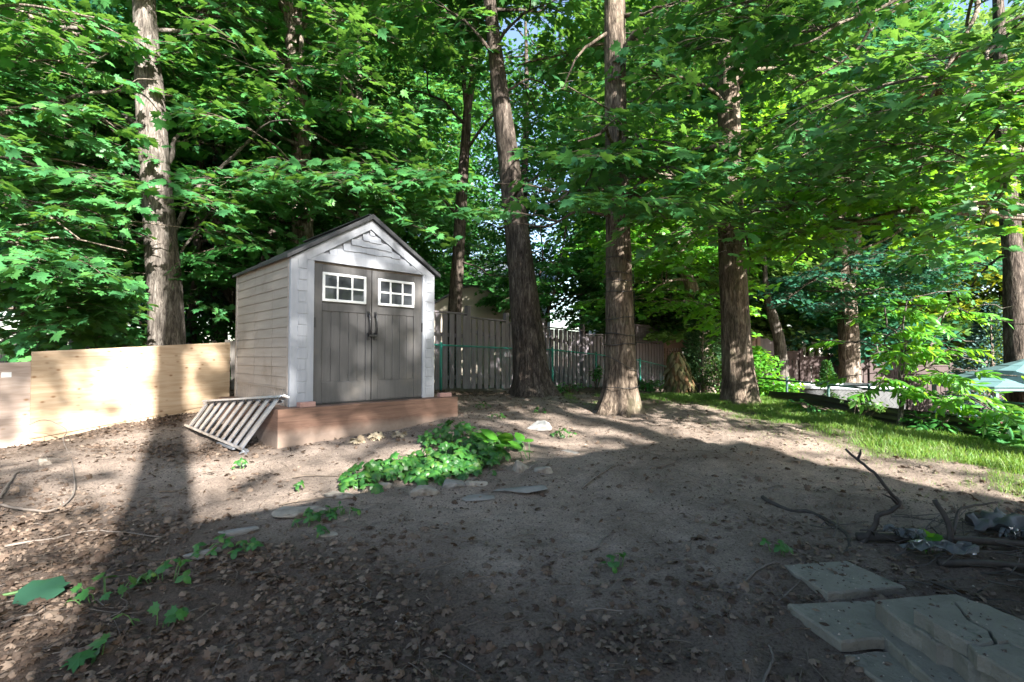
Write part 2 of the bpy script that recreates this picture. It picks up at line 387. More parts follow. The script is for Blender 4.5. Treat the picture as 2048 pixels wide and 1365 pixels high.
class Tree:
    def __init__(s, name, label, path, rad, bark, leaf, seed, flare=.0, depth=.05, sides=40, step=.06, group=None, cat='tree', freq=16, zs=1.6, lobes=5):
        s.rng = np.random.default_rng(seed); s.path = [np.array(p, float) for p in path]; s.rad = rad; s.bark = bark; s.leaf = leaf
        b = s.path[0]; s.root = thing(name, label, cat, (b[0], b[1], b[2]), 0, group)
        p0 = [s.path[0] - np.array([0, 0, .25])] + s.path if flare else s.path
        r0 = [rad[0]] + list(rad) if flare else rad
        v, f = bark_tube(p0, r0, seed, sides, step, depth, flare, freq=freq, zs=zs, lobes=lobes); s.WV = [v]; s.WF = [f]; s.off = len(v)
        s.sp = []; s.C = catmull(s.path, 80)
    def trunk_at(s, z):
        i = int(np.argmin(np.abs(s.C[:, 2] - z))); return s.C[i]
    def wood(s, pts, r0, r1, sides=8, step=.15):
        n = max(4, int(np.linalg.norm(np.diff(np.array(pts), axis=0), axis=1).sum() / step))
        v, f = bark_tube(pts, [r0, r1], int(s.rng.integers(1e6)), sides, step, .05, freq=6); s.WV.append(v); s.WF.append(f + s.off); s.off += len(v)
    def limb(s, pts, r0, spacing=.56, start=.25, size=(.8, 1.2), spread=1.0, sec=2, pitch=0):
        """a limb along pts with sprays and side limbs"""
        C = catmull(pts, 24); jit = s.rng.normal(0, .05, C.shape); jit[0] = 0; C = C + np.cumsum(jit, 0) * .35
        s.wood(C[::3].tolist() + [C[-1].tolist()], r0, max(.008, r0 * .25))
        L = np.linalg.norm(np.diff(C, axis=0), axis=1).sum(); u = start; sd = s.rng.choice([-1, 1])
        while u <= 1.0:
            i = min(23, int(u * 23)); d = C[min(23, i + 1)] - C[max(0, i - 1)]; az = math.atan2(d[1], d[0])
            s.sp.append((C[i], az + sd * s.rng.uniform(.35, 1.15) * spread * (1.15 - .6 * u), s.rng.uniform(*size) * (1.15 - .3 * u), pitch + s.rng.normal(0, .15)))
            sd = -sd; u += spacing / max(L, .1) * s.rng.uniform(.75, 1.25)
        s.sp.append((C[-1], math.atan2(*(C[-1] - C[-3])[[1, 0]]), s.rng.uniform(*size), pitch))
        for k in range(sec):
            u = s.rng.uniform(.3, .85); i = int(u * 23); d = C[min(23, i + 1)] - C[i - 1]; az = math.atan2(d[1], d[0]) + s.rng.choice([-1, 1]) * s.rng.uniform(.6, 1.0)
            l2 = L * (1 - u) * s.rng.uniform(.6, 1.0) + .5; e = C[i] + np.array([math.cos(az), math.sin(az), s.rng.uniform(-.15, .25)]) * l2
            s.limb([C[i], (C[i] + e) / 2 + np.array([0, 0, .08 * l2]), e], r0 * .45, spacing, .15, size, spread, 0, pitch)
    def auto(s, n, z0, z1, ln=(2, 4), az=(0, 6.283), rise=(-.05, .5), r=.05, spacing=.62, size=(.8, 1.2), sec=2, droop=.15):
        for k in range(n):
            z = z0 + (z1 - z0) * (k + s.rng.uniform(.1, .9)) / n; b = s.trunk_at(z)
            a = az[0] + (az[1] - az[0]) * ((k * .618 + s.rng.uniform(0, .25)) % 1); l = s.rng.uniform(*ln); g = s.rng.uniform(*rise)
            m = b + np.array([math.cos(a) * l * .5, math.sin(a) * l * .5, g * l * .62]); e = b + np.array([math.cos(a + s.rng.normal(0, .2)) * l, math.sin(a) * l, g * l - droop * l * .5])
            s.limb([b, m, e], r * s.rng.uniform(.7, 1.2), spacing, .28, size, 1, sec)
        return s
    def build(s, tmpl=MAPLE, keep=1.0, far=False, leafscale=1.0, cut=None):
        o = s.root
        np_mesh('trunk', np.concatenate(s.WV), np.concatenate(s.WF), M[s.bark], o, smooth=True)
        if not s.sp: return o
        if not far: s.sp = [q for q in s.sp if clear_view(q, s.rng)]
        LV, LF, TV, TF = [], [], [], []; lo_ = to_ = 0; protos = SPRAYS_FAR if far else SPRAYS
        for p, az, sz, pit in s.sp:
            P, A, N, S, tv, tf = protos[int(s.rng.integers(len(protos)))]
            a = az - math.pi / 2; cp, sp_ = math.cos(pit), math.sin(pit); ro = s.rng.normal(0, .18)
            Rz = np.array([[math.cos(a), -math.sin(a), 0], [math.sin(a), math.cos(a), 0], [0, 0, 1]])
            Rx = np.array([[1, 0, 0], [0, cp, -sp_], [0, sp_, cp]]); Ry = np.array([[math.cos(ro), 0, math.sin(ro)], [0, 1, 0], [-math.sin(ro), 0, math.cos(ro)]])
            Q = Rz @ Rx @ Ry
            k = np.ones(len(P), bool) if keep >= 1 else s.rng.random(len(P)) < keep
            W = P[k] @ Q.T * sz + p
            if cut is not None:
                c = cut(W); W = W[c]; k = np.flatnonzero(k)[c]
            if len(W):
                v, f = leaf_geo(W, A[k] @ Q.T, N[k] @ Q.T + [.10, -.38, 0], S[k] * leafscale * (.7 + .3 * sz), tmpl)
                LV.append(v); LF.append(f + lo_); lo_ += len(v)
            if not far:
                v = tv @ Q.T * sz + p; TV.append(v); TF.append(tf + to_); to_ += len(v)
        V = np.concatenate(LV); F = np.concatenate(LF); mi = np.zeros(len(F), np.int32)
        if TV:
            tv = np.concatenate(TV); tf = np.concatenate(TF) + len(V); V = np.concatenate([V, tv]); F = np.concatenate([F, tf]); mi = np.concatenate([mi, np.ones(len(tf), np.int32)])
        np_mesh('crown', V, F, [M[s.leaf], M['twig']], o, mi)
        return o

# ------------------------------------------------------------------ ground and setting
def axis(a0, a1, st, lo_, hi_):
    mid = list(np.arange(a0, a1 + 1e-6, st)); k = st; x = a1; up = []
    while x < hi_: k *= 1.25; x += k; up.append(x)
    k = st; x = a0; dn = []
    while x > lo_: k *= 1.25; x -= k; dn.append(x)
    return np.array(dn[::-1] + mid + up)
gx = axis(-6.5, 7.5, .04, -400, 400); gy = axis(1.2, 10.5, .04, -120, 600)
XX, YY = np.meshgrid(gx, gy); ZZ = H(XX, YY)
nx, ny = len(gx), len(gy)
gi = (np.arange(ny - 1)[:, None] * nx + np.arange(nx - 1)[None]).ravel()
GF = np.stack([gi, gi + 1, gi + nx + 1, gi + nx], 1)
def fence_dist(X, Y):      # distance in front of the plywood hoarding
    return (np.asarray(X) + 5.9) * .907 - (np.asarray(Y) - 6.0) * .42
def humus_and_shade(X, Y):
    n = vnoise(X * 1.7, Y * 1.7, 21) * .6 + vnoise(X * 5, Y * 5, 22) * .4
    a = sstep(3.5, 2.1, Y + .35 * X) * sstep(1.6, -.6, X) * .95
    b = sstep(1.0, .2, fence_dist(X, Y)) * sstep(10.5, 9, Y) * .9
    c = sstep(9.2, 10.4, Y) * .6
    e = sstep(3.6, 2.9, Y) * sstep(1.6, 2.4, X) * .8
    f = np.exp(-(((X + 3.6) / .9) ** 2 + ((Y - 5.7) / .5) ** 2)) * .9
    g = sstep(4.0, 2.4, Y - .12 * X) * .42 * sstep(-1.6, .3, X) + sstep(3.4, 2.2, Y) * .2  # foreground term: soil colour darkened to deepen the shade there
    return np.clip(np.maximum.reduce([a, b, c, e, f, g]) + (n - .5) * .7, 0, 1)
def turf(X, Y):
    d = crest(X, Y); n = vnoise(X * 2, Y * 2, 31) * .6 + vnoise(X * 7, Y * 7, 32) * .4
    a = sstep(-2.1, -.3, d) * (d < 1.5) * sstep(11.8, 10.6, Y) * sstep(2, 4, Y)
    b = np.exp(-(((X - 3.6) / 1.9) ** 2 + ((Y - 9.7) / .75) ** 2)) * .9
    return np.clip(np.maximum(a, b) * 1.35 + (n - .60) * 1.7 * (np.maximum(a, b) > .03), 0, 1)
me = bpy.data.meshes.new('ground')
V = np.stack([XX.ravel(), YY.ravel(), ZZ.ravel()], 1)
me.vertices.add(len(V)); me.vertices.foreach_set('co', V.astype(np.float32).ravel())
me.loops.add(GF.size); me.loops.foreach_set('vertex_index', GF.astype(np.int32).ravel())
me.polygons.add(len(GF)); me.polygons.foreach_set('loop_start', np.arange(0, GF.size, 4, dtype=np.int32))
me.polygons.foreach_set('use_smooth', np.ones(len(GF), bool)); me.update(calc_edges=True)
for nm, fn in (('humus_and_shade', humus_and_shade), ('turf', turf)):
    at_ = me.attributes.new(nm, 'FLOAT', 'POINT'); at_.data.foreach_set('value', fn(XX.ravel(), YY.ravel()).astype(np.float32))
m, n, b = newmat('yard_soil')
f1 = noise(n, 1.6, 6, .65); f2 = noise(n, 14, 6, .7); f3 = noise(n, 70, 5, .7); f4 = noise(n, 260, 3, .7)
col = ramp(n, f1, [(.3, (.21, .17, .142)), (.7, (.365, .305, .26))])
fd = noise(n, .75, 6, .7, dist=.6); col = mix(n, ramp(n, fd, [(.5, (0, 0, 0)), (.66, (.4, .4, .4))]), col, (.15, .122, .10))
col = mix(n, .55, col, ramp(n, f2, [(.3, (.62, .58, .55)), (.7, (1.18, 1.16, 1.14))]), 'MULTIPLY')
col = mix(n, .7, col, ramp(n, f3, [(.36, (.30, .28, .27)), (.5, (1, 1, 1)), (.68, (1.3, 1.28, 1.26))]), 'MULTIPLY')
at1 = node(n, 'ShaderNodeAttribute', attribute_name='humus_and_shade'); at2 = node(n, 'ShaderNodeAttribute', attribute_name='turf')
hum_shade = ramp(n, f3, [(.3, (.03, .022, .017)), (.6, (.085, .06, .046)), (.75, (.14, .10, .078))])
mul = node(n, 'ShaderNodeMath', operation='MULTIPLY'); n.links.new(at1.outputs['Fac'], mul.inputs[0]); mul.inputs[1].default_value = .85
col = mix(n, mul.outputs[0], col, hum_shade)
col = mix(n, at2.outputs['Fac'], col, ramp(n, f3, [(.3, (.028, .045, .014)), (.7, (.07, .095, .03))]))
n.links.new(col, b.inputs['Base Color']); b.inputs['Roughness'].default_value = .95; b.inputs['Specular IOR Level'].default_value = .15
bump(n, b, f2, .6, .06); bump(n, b, f3, 1, .03); bump(n, b, f4, .8, .008)
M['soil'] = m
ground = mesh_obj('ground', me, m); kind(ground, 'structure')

# ------------------------------------------------------------------ garden shed
M['siding'] = surf('taupe_resin_siding', (.235, .208, .187), (.30, .268, .243), 3, .5, .12, (6, .6, 6), 40, dirt=((.19, .165, .14), 1.8, .56))
M['trim'] = surf('pale_grey_resin', (.27, .288, .325), (.33, .348, .385), 5, .5, .12, (4, 4, .6), 50)
M['door'] = surf('dark_taupe_resin', (.056, .055, .057), (.082, .080, .081), 4, .48, .15, (6, 6, .5), 50, dirt=((.092, .086, .08), 1.9, .55))
M['roof'] = surf('charcoal_resin_roof', (.018, .019, .022), (.038, .04, .045), 8, .6, .3)
M['white'] = plain('white_frame', (.78, .80, .80), .4)
M['black'] = plain('black_hardware', (.014, .014, .016), .4)
m, n, b = newmat('dark_pane'); b.inputs['Base Color'].default_value = (.035, .038, .045, 1); b.inputs['Roughness'].default_value = .06
bump(n, b, noise(n, 3, 2), .15, .02); M['pane'] = m
SW, SD, SH, SR = 2.13, 2.19, 1.85, 2.53
SZ = EYE - .633
P1 = Vector((-2.707, 6.035, SZ)); YAW = R(44.33)
shed = thing('garden_shed', 'grey resin garden shed with dark double doors standing on the wooden platform', 'shed', P1, YAW)
ua = Vector((math.cos(YAW), math.sin(YAW), 0)); va = Vector((-math.sin(YAW), math.cos(YAW), 0))
mb = MB()                                              # body behind the cladding
poly = [(.03, .05, 0), (SW - .03, .05, 0), (SW - .03, .05, SH), (SW / 2, .05, SR - .07), (.03, .05, SH)]
mb.prism(poly, (0, SD - .08, 0)); put('wall', mb, M['siding'], shed)
mb = MB()                                              # lapped courses on both flanks
zc = np.linspace(.235, SH, 14)
for sx in (0, 1):
    X = lambda x: x if sx == 0 else SW - x
    for a, c in zip(zc[:-1], zc[1:]):
        for y0, y1 in ((.045, .62), (.626, 1.32), (1.326, SD - .06)):
            q = [(X(.004), y0, a + .002), (X(.022), y0, a + .010), (X(.022), y0, c - .004), (X(.012), y0, c - .004)]
            q = [(X(.0), y0, a + .004), (X(.028), y0, a), (X(.028), y0, c + .004), (X(.009), y0, c)]
            mb.prism(q if sx else q[::-1], (0, y1 - y0, 0))
    for k in range(26):                                # grooved skirt below the courses
        y = .045 + k * .081; mb.box(min(X(.012), X(.028)), max(X(.012), X(.028)), y, y + .07, .0, .215)
    mb.box(min(X(.0), X(.03)), max(X(.0), X(.03)), .045, SD - .06, .216, .236)
put('siding', mb, M['siding'], shed)
for x0, x1 in ((0, .293), (1.918, SW)):                # pilasters with a ladder of blocks
    mb = MB(); mb.box(x0, x1, -.012, .045, 0, SH - .005, .006)
    cx = (x0 + x1) / 2; o = put('corner_panel', mb, M['trim'], shed)
    mb = MB(); z = .03; k = 0
    while z < SH - .1:
        hh = .128; wd = .052 if k % 2 else .062; mb.box(cx - wd, cx + wd - (.012 if k % 3 == 0 else 0), -.019, -.008, z, z + hh, .004); z += hh + .012; k += 1
    put('stone_block_strip', mb, M['trim'], o)
for y0, y1 in ((.0, .06), (SD - .07, SD)):
    for x0, x1 in ((-.006, .02), (SW - .02, SW + .006)):
        mb = MB(); mb.box(x0, x1, y0 + (.047 if y0 == 0 else 0), y1 + (.02 if y0 == 0 else 0), 0, SH, .004); put('corner_trim', mb, M['siding'], shed)
# gable
mb = MB(); ap = SR - .03; hw = SW / 2; g0 = SH - .02; sl = (ap - g0) / hw
mb.prism([(.0, .03, g0), (SW, .03, g0), (SW / 2, .03, ap)], (0, .03, 0))
tw = .13                                               # sloping trim boards
mb.prism([(.0, -.02, g0), (tw * 1.65, -.02, g0), (hw, -.02, ap - tw * 1.08), (hw, -.02, ap)], (0, .05, 0))
mb.prism([(SW, -.02, g0), (hw, -.02, ap), (hw, -.02, ap - tw * 1.08), (SW - tw * 1.65, -.02, g0)], (0, .05, 0))
mb.prism([(tw * 1.65 + .001, -.017, g0), (SW - tw * 1.65 - .001, -.017, g0), (SW - tw * 1.65 - .18, -.017, g0 + .105), (tw * 1.65 + .18, -.017, g0 + .105)], (0, .047, 0))
gable = put('gable', mb, M['trim'], shed)
mb = MB(); random.seed(4)
rows = 5; z0 = g0 + .105; za = ap - tw * 1.08; rh = (za - z0) / rows
for r in range(rows):
    za0 = z0 + r * rh; x0 = hw - (za - za0) / sl; x1 = SW - x0; x = x0 + .01
    while x < x1 - .03:
        wd = random.uniform(.07, .15); e = min(x + wd, x1 - .01); dz = random.choice((0, .012, .022))
        if r == 0: dz = 0
        t0 = min(za0 + rh * 1.05, za - abs((x) - hw) * sl - .004); t1 = min(za0 + rh * 1.05, za - abs(e - hw) * sl - .004); b0 = za0 - dz * .6
        y = -.004 - .002 * random.random()
        if t0 > za0 + .015 and t1 > za0 + .015:
            mb.prism([(x, y - .010, b0), (e - .0008, y - .010, b0), (e - .0008, y + .006, t1), (x, y + .006, t0)], (0, .018, 0))
        x = e
put('shingle_panel', mb, M['trim'], gable)
# roof
for sgn in (-1, 1):
    mb = MB()
    P = lambda d, h: (hw + sgn * d, h)                 # d: distance from ridge
    ew = hw + .045; e0 = SH - .012
    steps = 6
    for k in range(steps):
        d0 = ew * k / steps; d1 = ew * (k + 1) / steps; h0 = SR + (e0 - SR) * k / steps; h1 = SR + (e0 - SR) * (k + 1) / steps
        x0, x1 = hw + sgn * d0, hw + sgn * d1
        q = [(x0, -.06, h0 + .012), (x1, -.06, h1 + .022), (x1, -.06, h1 - .012), (x0, -.06, h0 - .018)]
        mb.prism(q if sgn < 0 else q[::-1], (0, SD + .11, 0))
    # dark barge edge
    q = [(hw, -.075, SR + .03), (hw + sgn * (ew + .02), -.075, e0 + .018), (hw + sgn * (ew + .02), -.075, e0 - .03), (hw, -.075, SR - .032)]
    mb.prism(q if sgn < 0 else q[::-1], (0, .035, 0))
    put('roof_panel', mb, M['roof'], shed)
mb = MB(); mb.sm = False; mb.box(hw - .05, hw + .05, -.05, SD + .04, SR + .016, SR + .03, .005); put('ridge_cap', mb, M['roof'], shed)
# doors
ZT = 1.80
for x0, x1, wx0, wx1, hs in ((.297, 1.090, .402, 1.010, 1), (1.102, 1.914, 1.190, 1.775, -1)):
    d = thing_part = None
    mb = MB()
    st = .105 if hs > 0 else .10
    px0, px1 = wx0 - .0, wx1 + .0                      # inner panel edges follow the window
    mb.box(x0, px0, .008, .045, .02, ZT, .004); mb.box(px1, x1, .008, .045, .02, ZT, .004)          # stiles
    mb.box(px0 + .001, px1 - .001, .011, .045, .02, .29, .004); mb.box(px0 + .001, px1 - .001, .011, .045, 1.20, 1.305, .004); mb.box(px0 + .001, px1 - .001, .011, .045, 1.70, ZT, .004)
    pw = (px1 - px0) / 5
    for k in range(5): mb.box(px0 + k * pw + .004, px0 + (k + 1) * pw - .004, .022, .044, .288, 1.202, .004)
    mb.box(px0, px1, .030, .046, .25, 1.70)
    door = put('door', mb, M['door'], shed)
    mb = MB(); fw = .034; z0, z1 = 1.325, 1.70; yf, yb = -.004, .03
    mb.box(wx0, wx1, yf, yb, z0, z0 + fw, .004); mb.box(wx0, wx1, yf, yb, z1 - fw, z1, .004)
    mb.box(wx0, wx0 + fw, yf + .001, yb, z0 + fw, z1 - fw, .003); mb.box(wx1 - fw, wx1, yf + .001, yb, z0 + fw, z1 - fw, .003)
    for k in (1, 2):
        cx = wx0 + (wx1 - wx0) * k / 3; mb.box(cx - .011, cx + .011, yf + .006, yb, z0 + fw, z1 - fw)
    cz = (z0 + z1) / 2; mb.box(wx0 + fw, wx1 - fw, yf + .008, yb, cz - .011, cz + .011)
    put('window_frame', mb, M['white'], door)
    mb = MB(); mb.box(wx0 + .02, wx1 - .02, .012, .028, z0 + .02, z1 - .02); put('window_pane', mb, M['pane'], door)
    hx = x1 - .045 if hs > 0 else x0 + .045
    mb = MB(); mb.tube([(hx, -.005, 1.20), (hx, -.035, 1.16), (hx, -.05, 1.08), (hx, -.05, 1.0), (hx, -.035, .93), (hx, -.005, .90)], [.016, .017, .014, .014, .017, .018], 8)
    mb.box(hx - .02, hx + .02, -.006, .012, 1.15, 1.23, .004); mb.box(hx - .022, hx + .022, -.012, .012, .84, .94, .004)
    put('handle', mb, M['black'], door)
    ex = x0 + .0 if hs > 0 else x1
    mb = MB(); mb.box(ex - .012, ex + .02, -.008, .012, .98, 1.11, .003); put('hinge', mb, M['black'], door)
mb = MB(); mb.box(1.035, 1.16, -.045, -.022, .885, .915, .004); mb.box(1.08, 1.11, -.03, .0, .87, .93, .004); put('latch', mb, M['black'], shed)
mb = MB(); mb.box(.30, 1.91, -.004, .05, .0, .018); put('door_sill', mb, M['black'], shed)

# platform
M['deck'] = surf('brown_painted_plywood', (.105, .058, .040), (.19, .108, .076), 2.2, .75, .25, (.7, .7, 7), 26, dirt=((.25, .19, .155), 2.1, .52), dist=1.2)
m, n, b = newmat('dusty_brown_plywood')                 # rain splash leaves pale dust on the lower half
gr = noise(n, 2.0, 5, .6, (.7, .7, 8), dist=1.5); col = ramp(n, gr, [(.3, (.10, .055, .038)), (.55, (.17, .095, .066)), (.72, (.22, .13, .095))])
tc = n.nodes.new('ShaderNodeTexCoord'); sp = n.nodes.new('ShaderNodeSeparateXYZ'); n.links.new(tc.outputs['Object'], sp.inputs[0])
nn = noise(n, 3.5, 5, .7); ad = node(n, 'ShaderNodeMath', operation='MULTIPLY_ADD'); n.links.new(nn, ad.inputs[0]); ad.inputs[1].default_value = .16; n.links.new(sp.outputs['Z'], ad.inputs[2])
dm = ramp(n, ad.outputs[0], [(.27, (.85, .85, .85)), (.37, (.05, .05, .05))])
col = mix(n, dm, col, ramp(n, noise(n, 8, 5), [(.3, (.19, .145, .118)), (.7, (.27, .21, .17))]))
n.links.new(col, b.inputs['Base Color']); b.inputs['Roughness'].default_value = .85; bump(n, b, gr, .3, .006); M['deck_dusty'] = m
ex0, ex1, ef = .19, .31, .19
plat = thing('wooden_platform', 'low brown plywood platform under the grey garden shed', 'platform', (P1.x, P1.y, .35), YAW)
pz = SZ - .35
mb = MB(); mb.box(-ex0 + .02, SW + ex1 - .02, -ef + .02, SD + .1, -.15, pz - .026); put('core', mb, M['deck_dusty'], plat)
mb = MB(); mb.box(-ex0, SW + ex1, -ef, -ef + .02, -.15, pz - .002, .003); put('front_board', mb, M['deck_dusty'], plat)
for x in (-ex0, SW + ex1 - .02):
    mb = MB(); mb.box(x, x + .02, -ef + .021, SD + .1, -.15, pz - .004, .003); put('side_board', mb, M['deck_dusty'], plat)
mb = MB(); mb.box(-ex0 + .021, SW * .52, -ef + .021, SD + .1, pz - .024, pz - .001); mb.box(SW * .52 + .004, SW + ex1 - .021, -ef + .021, SD + .1, pz - .024, pz - .003); put('deck_board', mb, M['deck'], plat)
M['brick'] = surf('pink_brick', (.30, .17, .145), (.42, .26, .225), 14, .9, .4)
for u, v, rz, lb in ((.17, -.10, .1, 'pink brick at the left front corner of the shed platform'), (2.27, -.08, -.15, 'pink brick at the right end of the shed platform')):
    p = P1 + ua * u + va * v
    mb = MB(); mb.box(-.10, .10, -.048, .048, 0, .062, .006); o = put('brick', mb, M['brick']); o.location = (p.x, p.y, SZ); o.rotation_euler[2] = YAW + rz; tag(o, lb, 'brick', 'bricks on the platform')

# ------------------------------------------------------------------ ladder lying on its edge
M['alu'] = surf('scuffed_aluminium', (.30, .33, .375), (.43, .46, .51), 12, .35, .1, (1, 1, 4), 40, .7, dirt=((.16, .155, .155), 5, .55))
tr0, tr1 = at(569, 794, 5.62), at(402, 804, 6.95)
br0 = gnd(489, 905); br1 = gnd(367, 852); br0.z += .03; br1.z += .03
lad = thing('aluminium_ladder', 'double aluminium ladder on its side leaning against the left end of the platform', 'ladder', ((br0 + br1) / 2))
nrm = (tr0 - br0).cross(tr1 - tr0).normalized()
if nrm.y > 0: nrm = -nrm
for k, off in ((0, 0), (1, -.075)):
    o_ = nrm * (-off)
    s0, s1 = (0, .93) if k == 0 else (.10, 1)
    P = lambda a, b, t: a + (b - a) * t - o_
    for a, b_ in ((tr0, tr1), (br0, br1)):
        mb = MB(); d = (b_ - a).normalized(); p, q = P(a, b_, s0), P(a, b_, s1); upv = (tr0 - br0).normalized()
        mb.beam(p, q, .085, .008, upv); sg = -1 if a is tr0 else 1
        for fl in (-.0415, .0415): mb.beam(p + nrm * fl + upv * sg * .012, q + nrm * fl + upv * sg * .012, .004, .024, upv)
        put('rail', mb, M['alu'], lad, True)
    nr = 10
    for i in range(nr):
        t = s0 + (s1 - s0) * (i + .6) / nr; a = P(tr0, tr1, t); c = P(br0, br1, t); ax = (c - a).normalized(); dl = (tr1 - tr0).normalized()
        mb = MB(); mb.beam(a + ax * .004, c - ax * .004, .07, .012, nrm); put('rung', mb, M['alu'], lad, True)
mb = MB(); d = (tr0 - tr1).normalized(); mb.beam(tr0, tr0 + d * .05 + Vector((0, 0, .004)), .06, .02, (tr0 - br0).normalized()); put('end_cap', mb, M['white'], lad, True)
mb = MB(); q = br0 - (br1 - br0).normalized() * .03; mb.beam(q, q + (br0 - tr0).normalized() * .09 + nrm * .02, .09, .025, nrm); put('foot', mb, M['alu'], lad, True)
q = br0 + (br1 - br0) * .28; mb = MB(); mb.beam(q + Vector((-.1, .03, -.01)), q + Vector((.28, -.3, -.02)), .03, .02); put('loose_bar', mb, M['alu'], lad, True)

# ------------------------------------------------------------------ plywood hoarding
def plywood(name, c0, c1, c2):
    m, n, b = newmat(name)
    g = noise(n, 1.6, 6, .62, (.9, .9, 11), dist=1.2); col = ramp(n, g, [(.28, c0), (.5, c1), (.72, c2)])
    f = noise(n, .9, 3); col = mix(n, .35, col, ramp(n, f, [(.35, (.72, .66, .58)), (.65, (1.1, 1.1, 1.1))]), 'MULTIPLY')
    tc = n.nodes.new('ShaderNodeTexCoord'); mp = n.nodes.new('ShaderNodeMapping'); mp.inputs['Scale'].default_value = (3.6, 3.6, 6.5); n.links.new(tc.outputs['Object'], mp.inputs[0])
    v = n.nodes.new('ShaderNodeTexVoronoi'); v.inputs['Scale'].default_value = 1.5; n.links.new(mp.outputs[0], v.inputs['Vector'])
    kn = ramp(n, v.outputs['Distance'], [(.07, (.9, .9, .9)), (.13, (.4, .4, .4)), (.20, (0, 0, 0))])
    col = mix(n, kn, col, (.20, .105, .045))
    n.links.new(col, b.inputs['Base Color']); b.inputs['Roughness'].default_value = .75; bump(n, b, g, .2, .004); return m
M['ply'] = plywood('fresh_plywood', (.34, .235, .145), (.45, .34, .23), (.51, .41, .30))
M['ply_old'] = plywood('weathered_plywood', (.27, .205, .165), (.37, .295, .25), (.44, .365, .315))
a0 = Vector((-5.86, 6.05, 0)); dirf = Vector((.40, .917, 0)).normalized()
zl = at(69, 704, 6.05).z; pe = a0 + dirf * 2.62; zr = at(470, 685, pe.y).z
def board(name, p, q, zb0, zt0, zb1, zt1, th, mat, label):
    nn = Vector((dirf.y, -dirf.x, 0)) * th
    r = thing(name, label, 'fence panel', ((p + q) / 2).xy[:] + (min(zb0, zb1),))
    mb = MB(); mb.prism([(p.x, p.y, zb0), (q.x, q.y, zb1), (q.x, q.y, zt1), (p.x, p.y, zt0)], nn); put('sheet', mb, mat, r, True); return r, nn
g_ = lambda p: gz(p.x, p.y)
hb = thing('plywood_fence', 'fresh pale plywood sheet fence between the shed and the older sheet on the left', 'fence', (a0.x, a0.y, g_(a0)))
nn = Vector((dirf.y, -dirf.x, 0)) * .016
mb = MB(); mb.prism([(a0.x, a0.y, g_(a0) + .07), (pe.x, pe.y, g_(pe) + .09), (pe.x, pe.y, zr), (a0.x, a0.y, zl)], nn); put('sheet', mb, M['ply'], hb, True)
mb = MB(); mb.beam(a0 - nn + Vector((0, 0, g_(a0) + .0)), pe - nn + Vector((0, 0, g_(pe) + .03)), .03, .16); put('bottom_board', mb, M['ply'], hb, True)
for t in (.06, .5, .94):
    p = a0 + (pe - a0) * t - nn * 3.2; mb = MB(); mb.box(p.x - .045, p.x + .045, p.y - .045, p.y + .045, g_(p) - .2, zl - .1); put('post', mb, M['ply'], hb, True)
b1 = a0 + dirf * .03 - nn * 1.3; b0 = b1 - dirf * 1.5
zq = at(72, 723, b1.y).z
hb2 = thing('plywood_fence', 'weathered greyish plywood sheet at the left edge with a small white sticker', 'fence', (b0.x, b0.y, g_(b0)))
n2 = Vector((dirf.y, -dirf.x, 0)) * .018
mb = MB(); mb.prism([(b0.x, b0.y, g_(b0) - .1), (b1.x, b1.y, g_(b1) - .1), (b1.x, b1.y, zq), (b0.x, b0.y, zq - .08)], n2); put('sheet', mb, M['ply_old'], hb2, True)
for t in (.3,):
    p = b0 + (b1 - b0) * t - nn * 3.2; mb = MB(); mb.box(p.x - .045, p.x + .045, p.y - .045, p.y + .045, g_(p) - .2, zq - .15); put('post', mb, M['ply_old'], hb2, True)
s = at(12, 750, 5.85)
k_ = (s - b0).dot(dirf); s = b0 + dirf * k_ + n2 * 1.05; zs_ = at(12, 750, s.y).z
mb = MB(); e1 = dirf * .045; mb.prism([(s - e1).xy[:] + (zs_ - .03,), (s + e1).xy[:] + (zs_ - .03,), (s + e1).xy[:] + (zs_ + .03,), (s - e1).xy[:] + (zs_ + .03,)], n2 * .08); put('sticker', mb, M['white'], hb2, True)

# old picket fence behind the hoarding
M['old_wood'] = surf('grey_old_wood', (.055, .05, .046), (.13, .12, .11), 4, .9, .4, (6, 6, .6))
pf = thing('picket_fence', 'old grey leaning picket fence behind the plywood sheets', 'fence', (-6.3, 10.2, .6))
mb = MB(); random.seed(3)
for i in range(72):
    x = -12.5 + i * .135; y = 10.4 + (x + 12.5) * .02; ln = random.gauss(0, .10) + (.35 if 50 < i < 56 else 0); h = 1.02 + random.gauss(0, .05)
    z0 = gz(x, y); mb.beam((x, y, z0), (x + ln * h, y + random.gauss(0, .03), z0 + h), .095, .02, (0, -1, 0))
put('picket_row', mb, M['old_wood'], pf, True)
mb = MB(); mb.beam((-12.5, 10.45, 1.3), (-2.9, 10.62, 1.3), .04, .08); mb.beam((-12.5, 10.45, .85), (-2.9, 10.62, .85), .04, .08); put('rail', mb, M['old_wood'], pf, True)

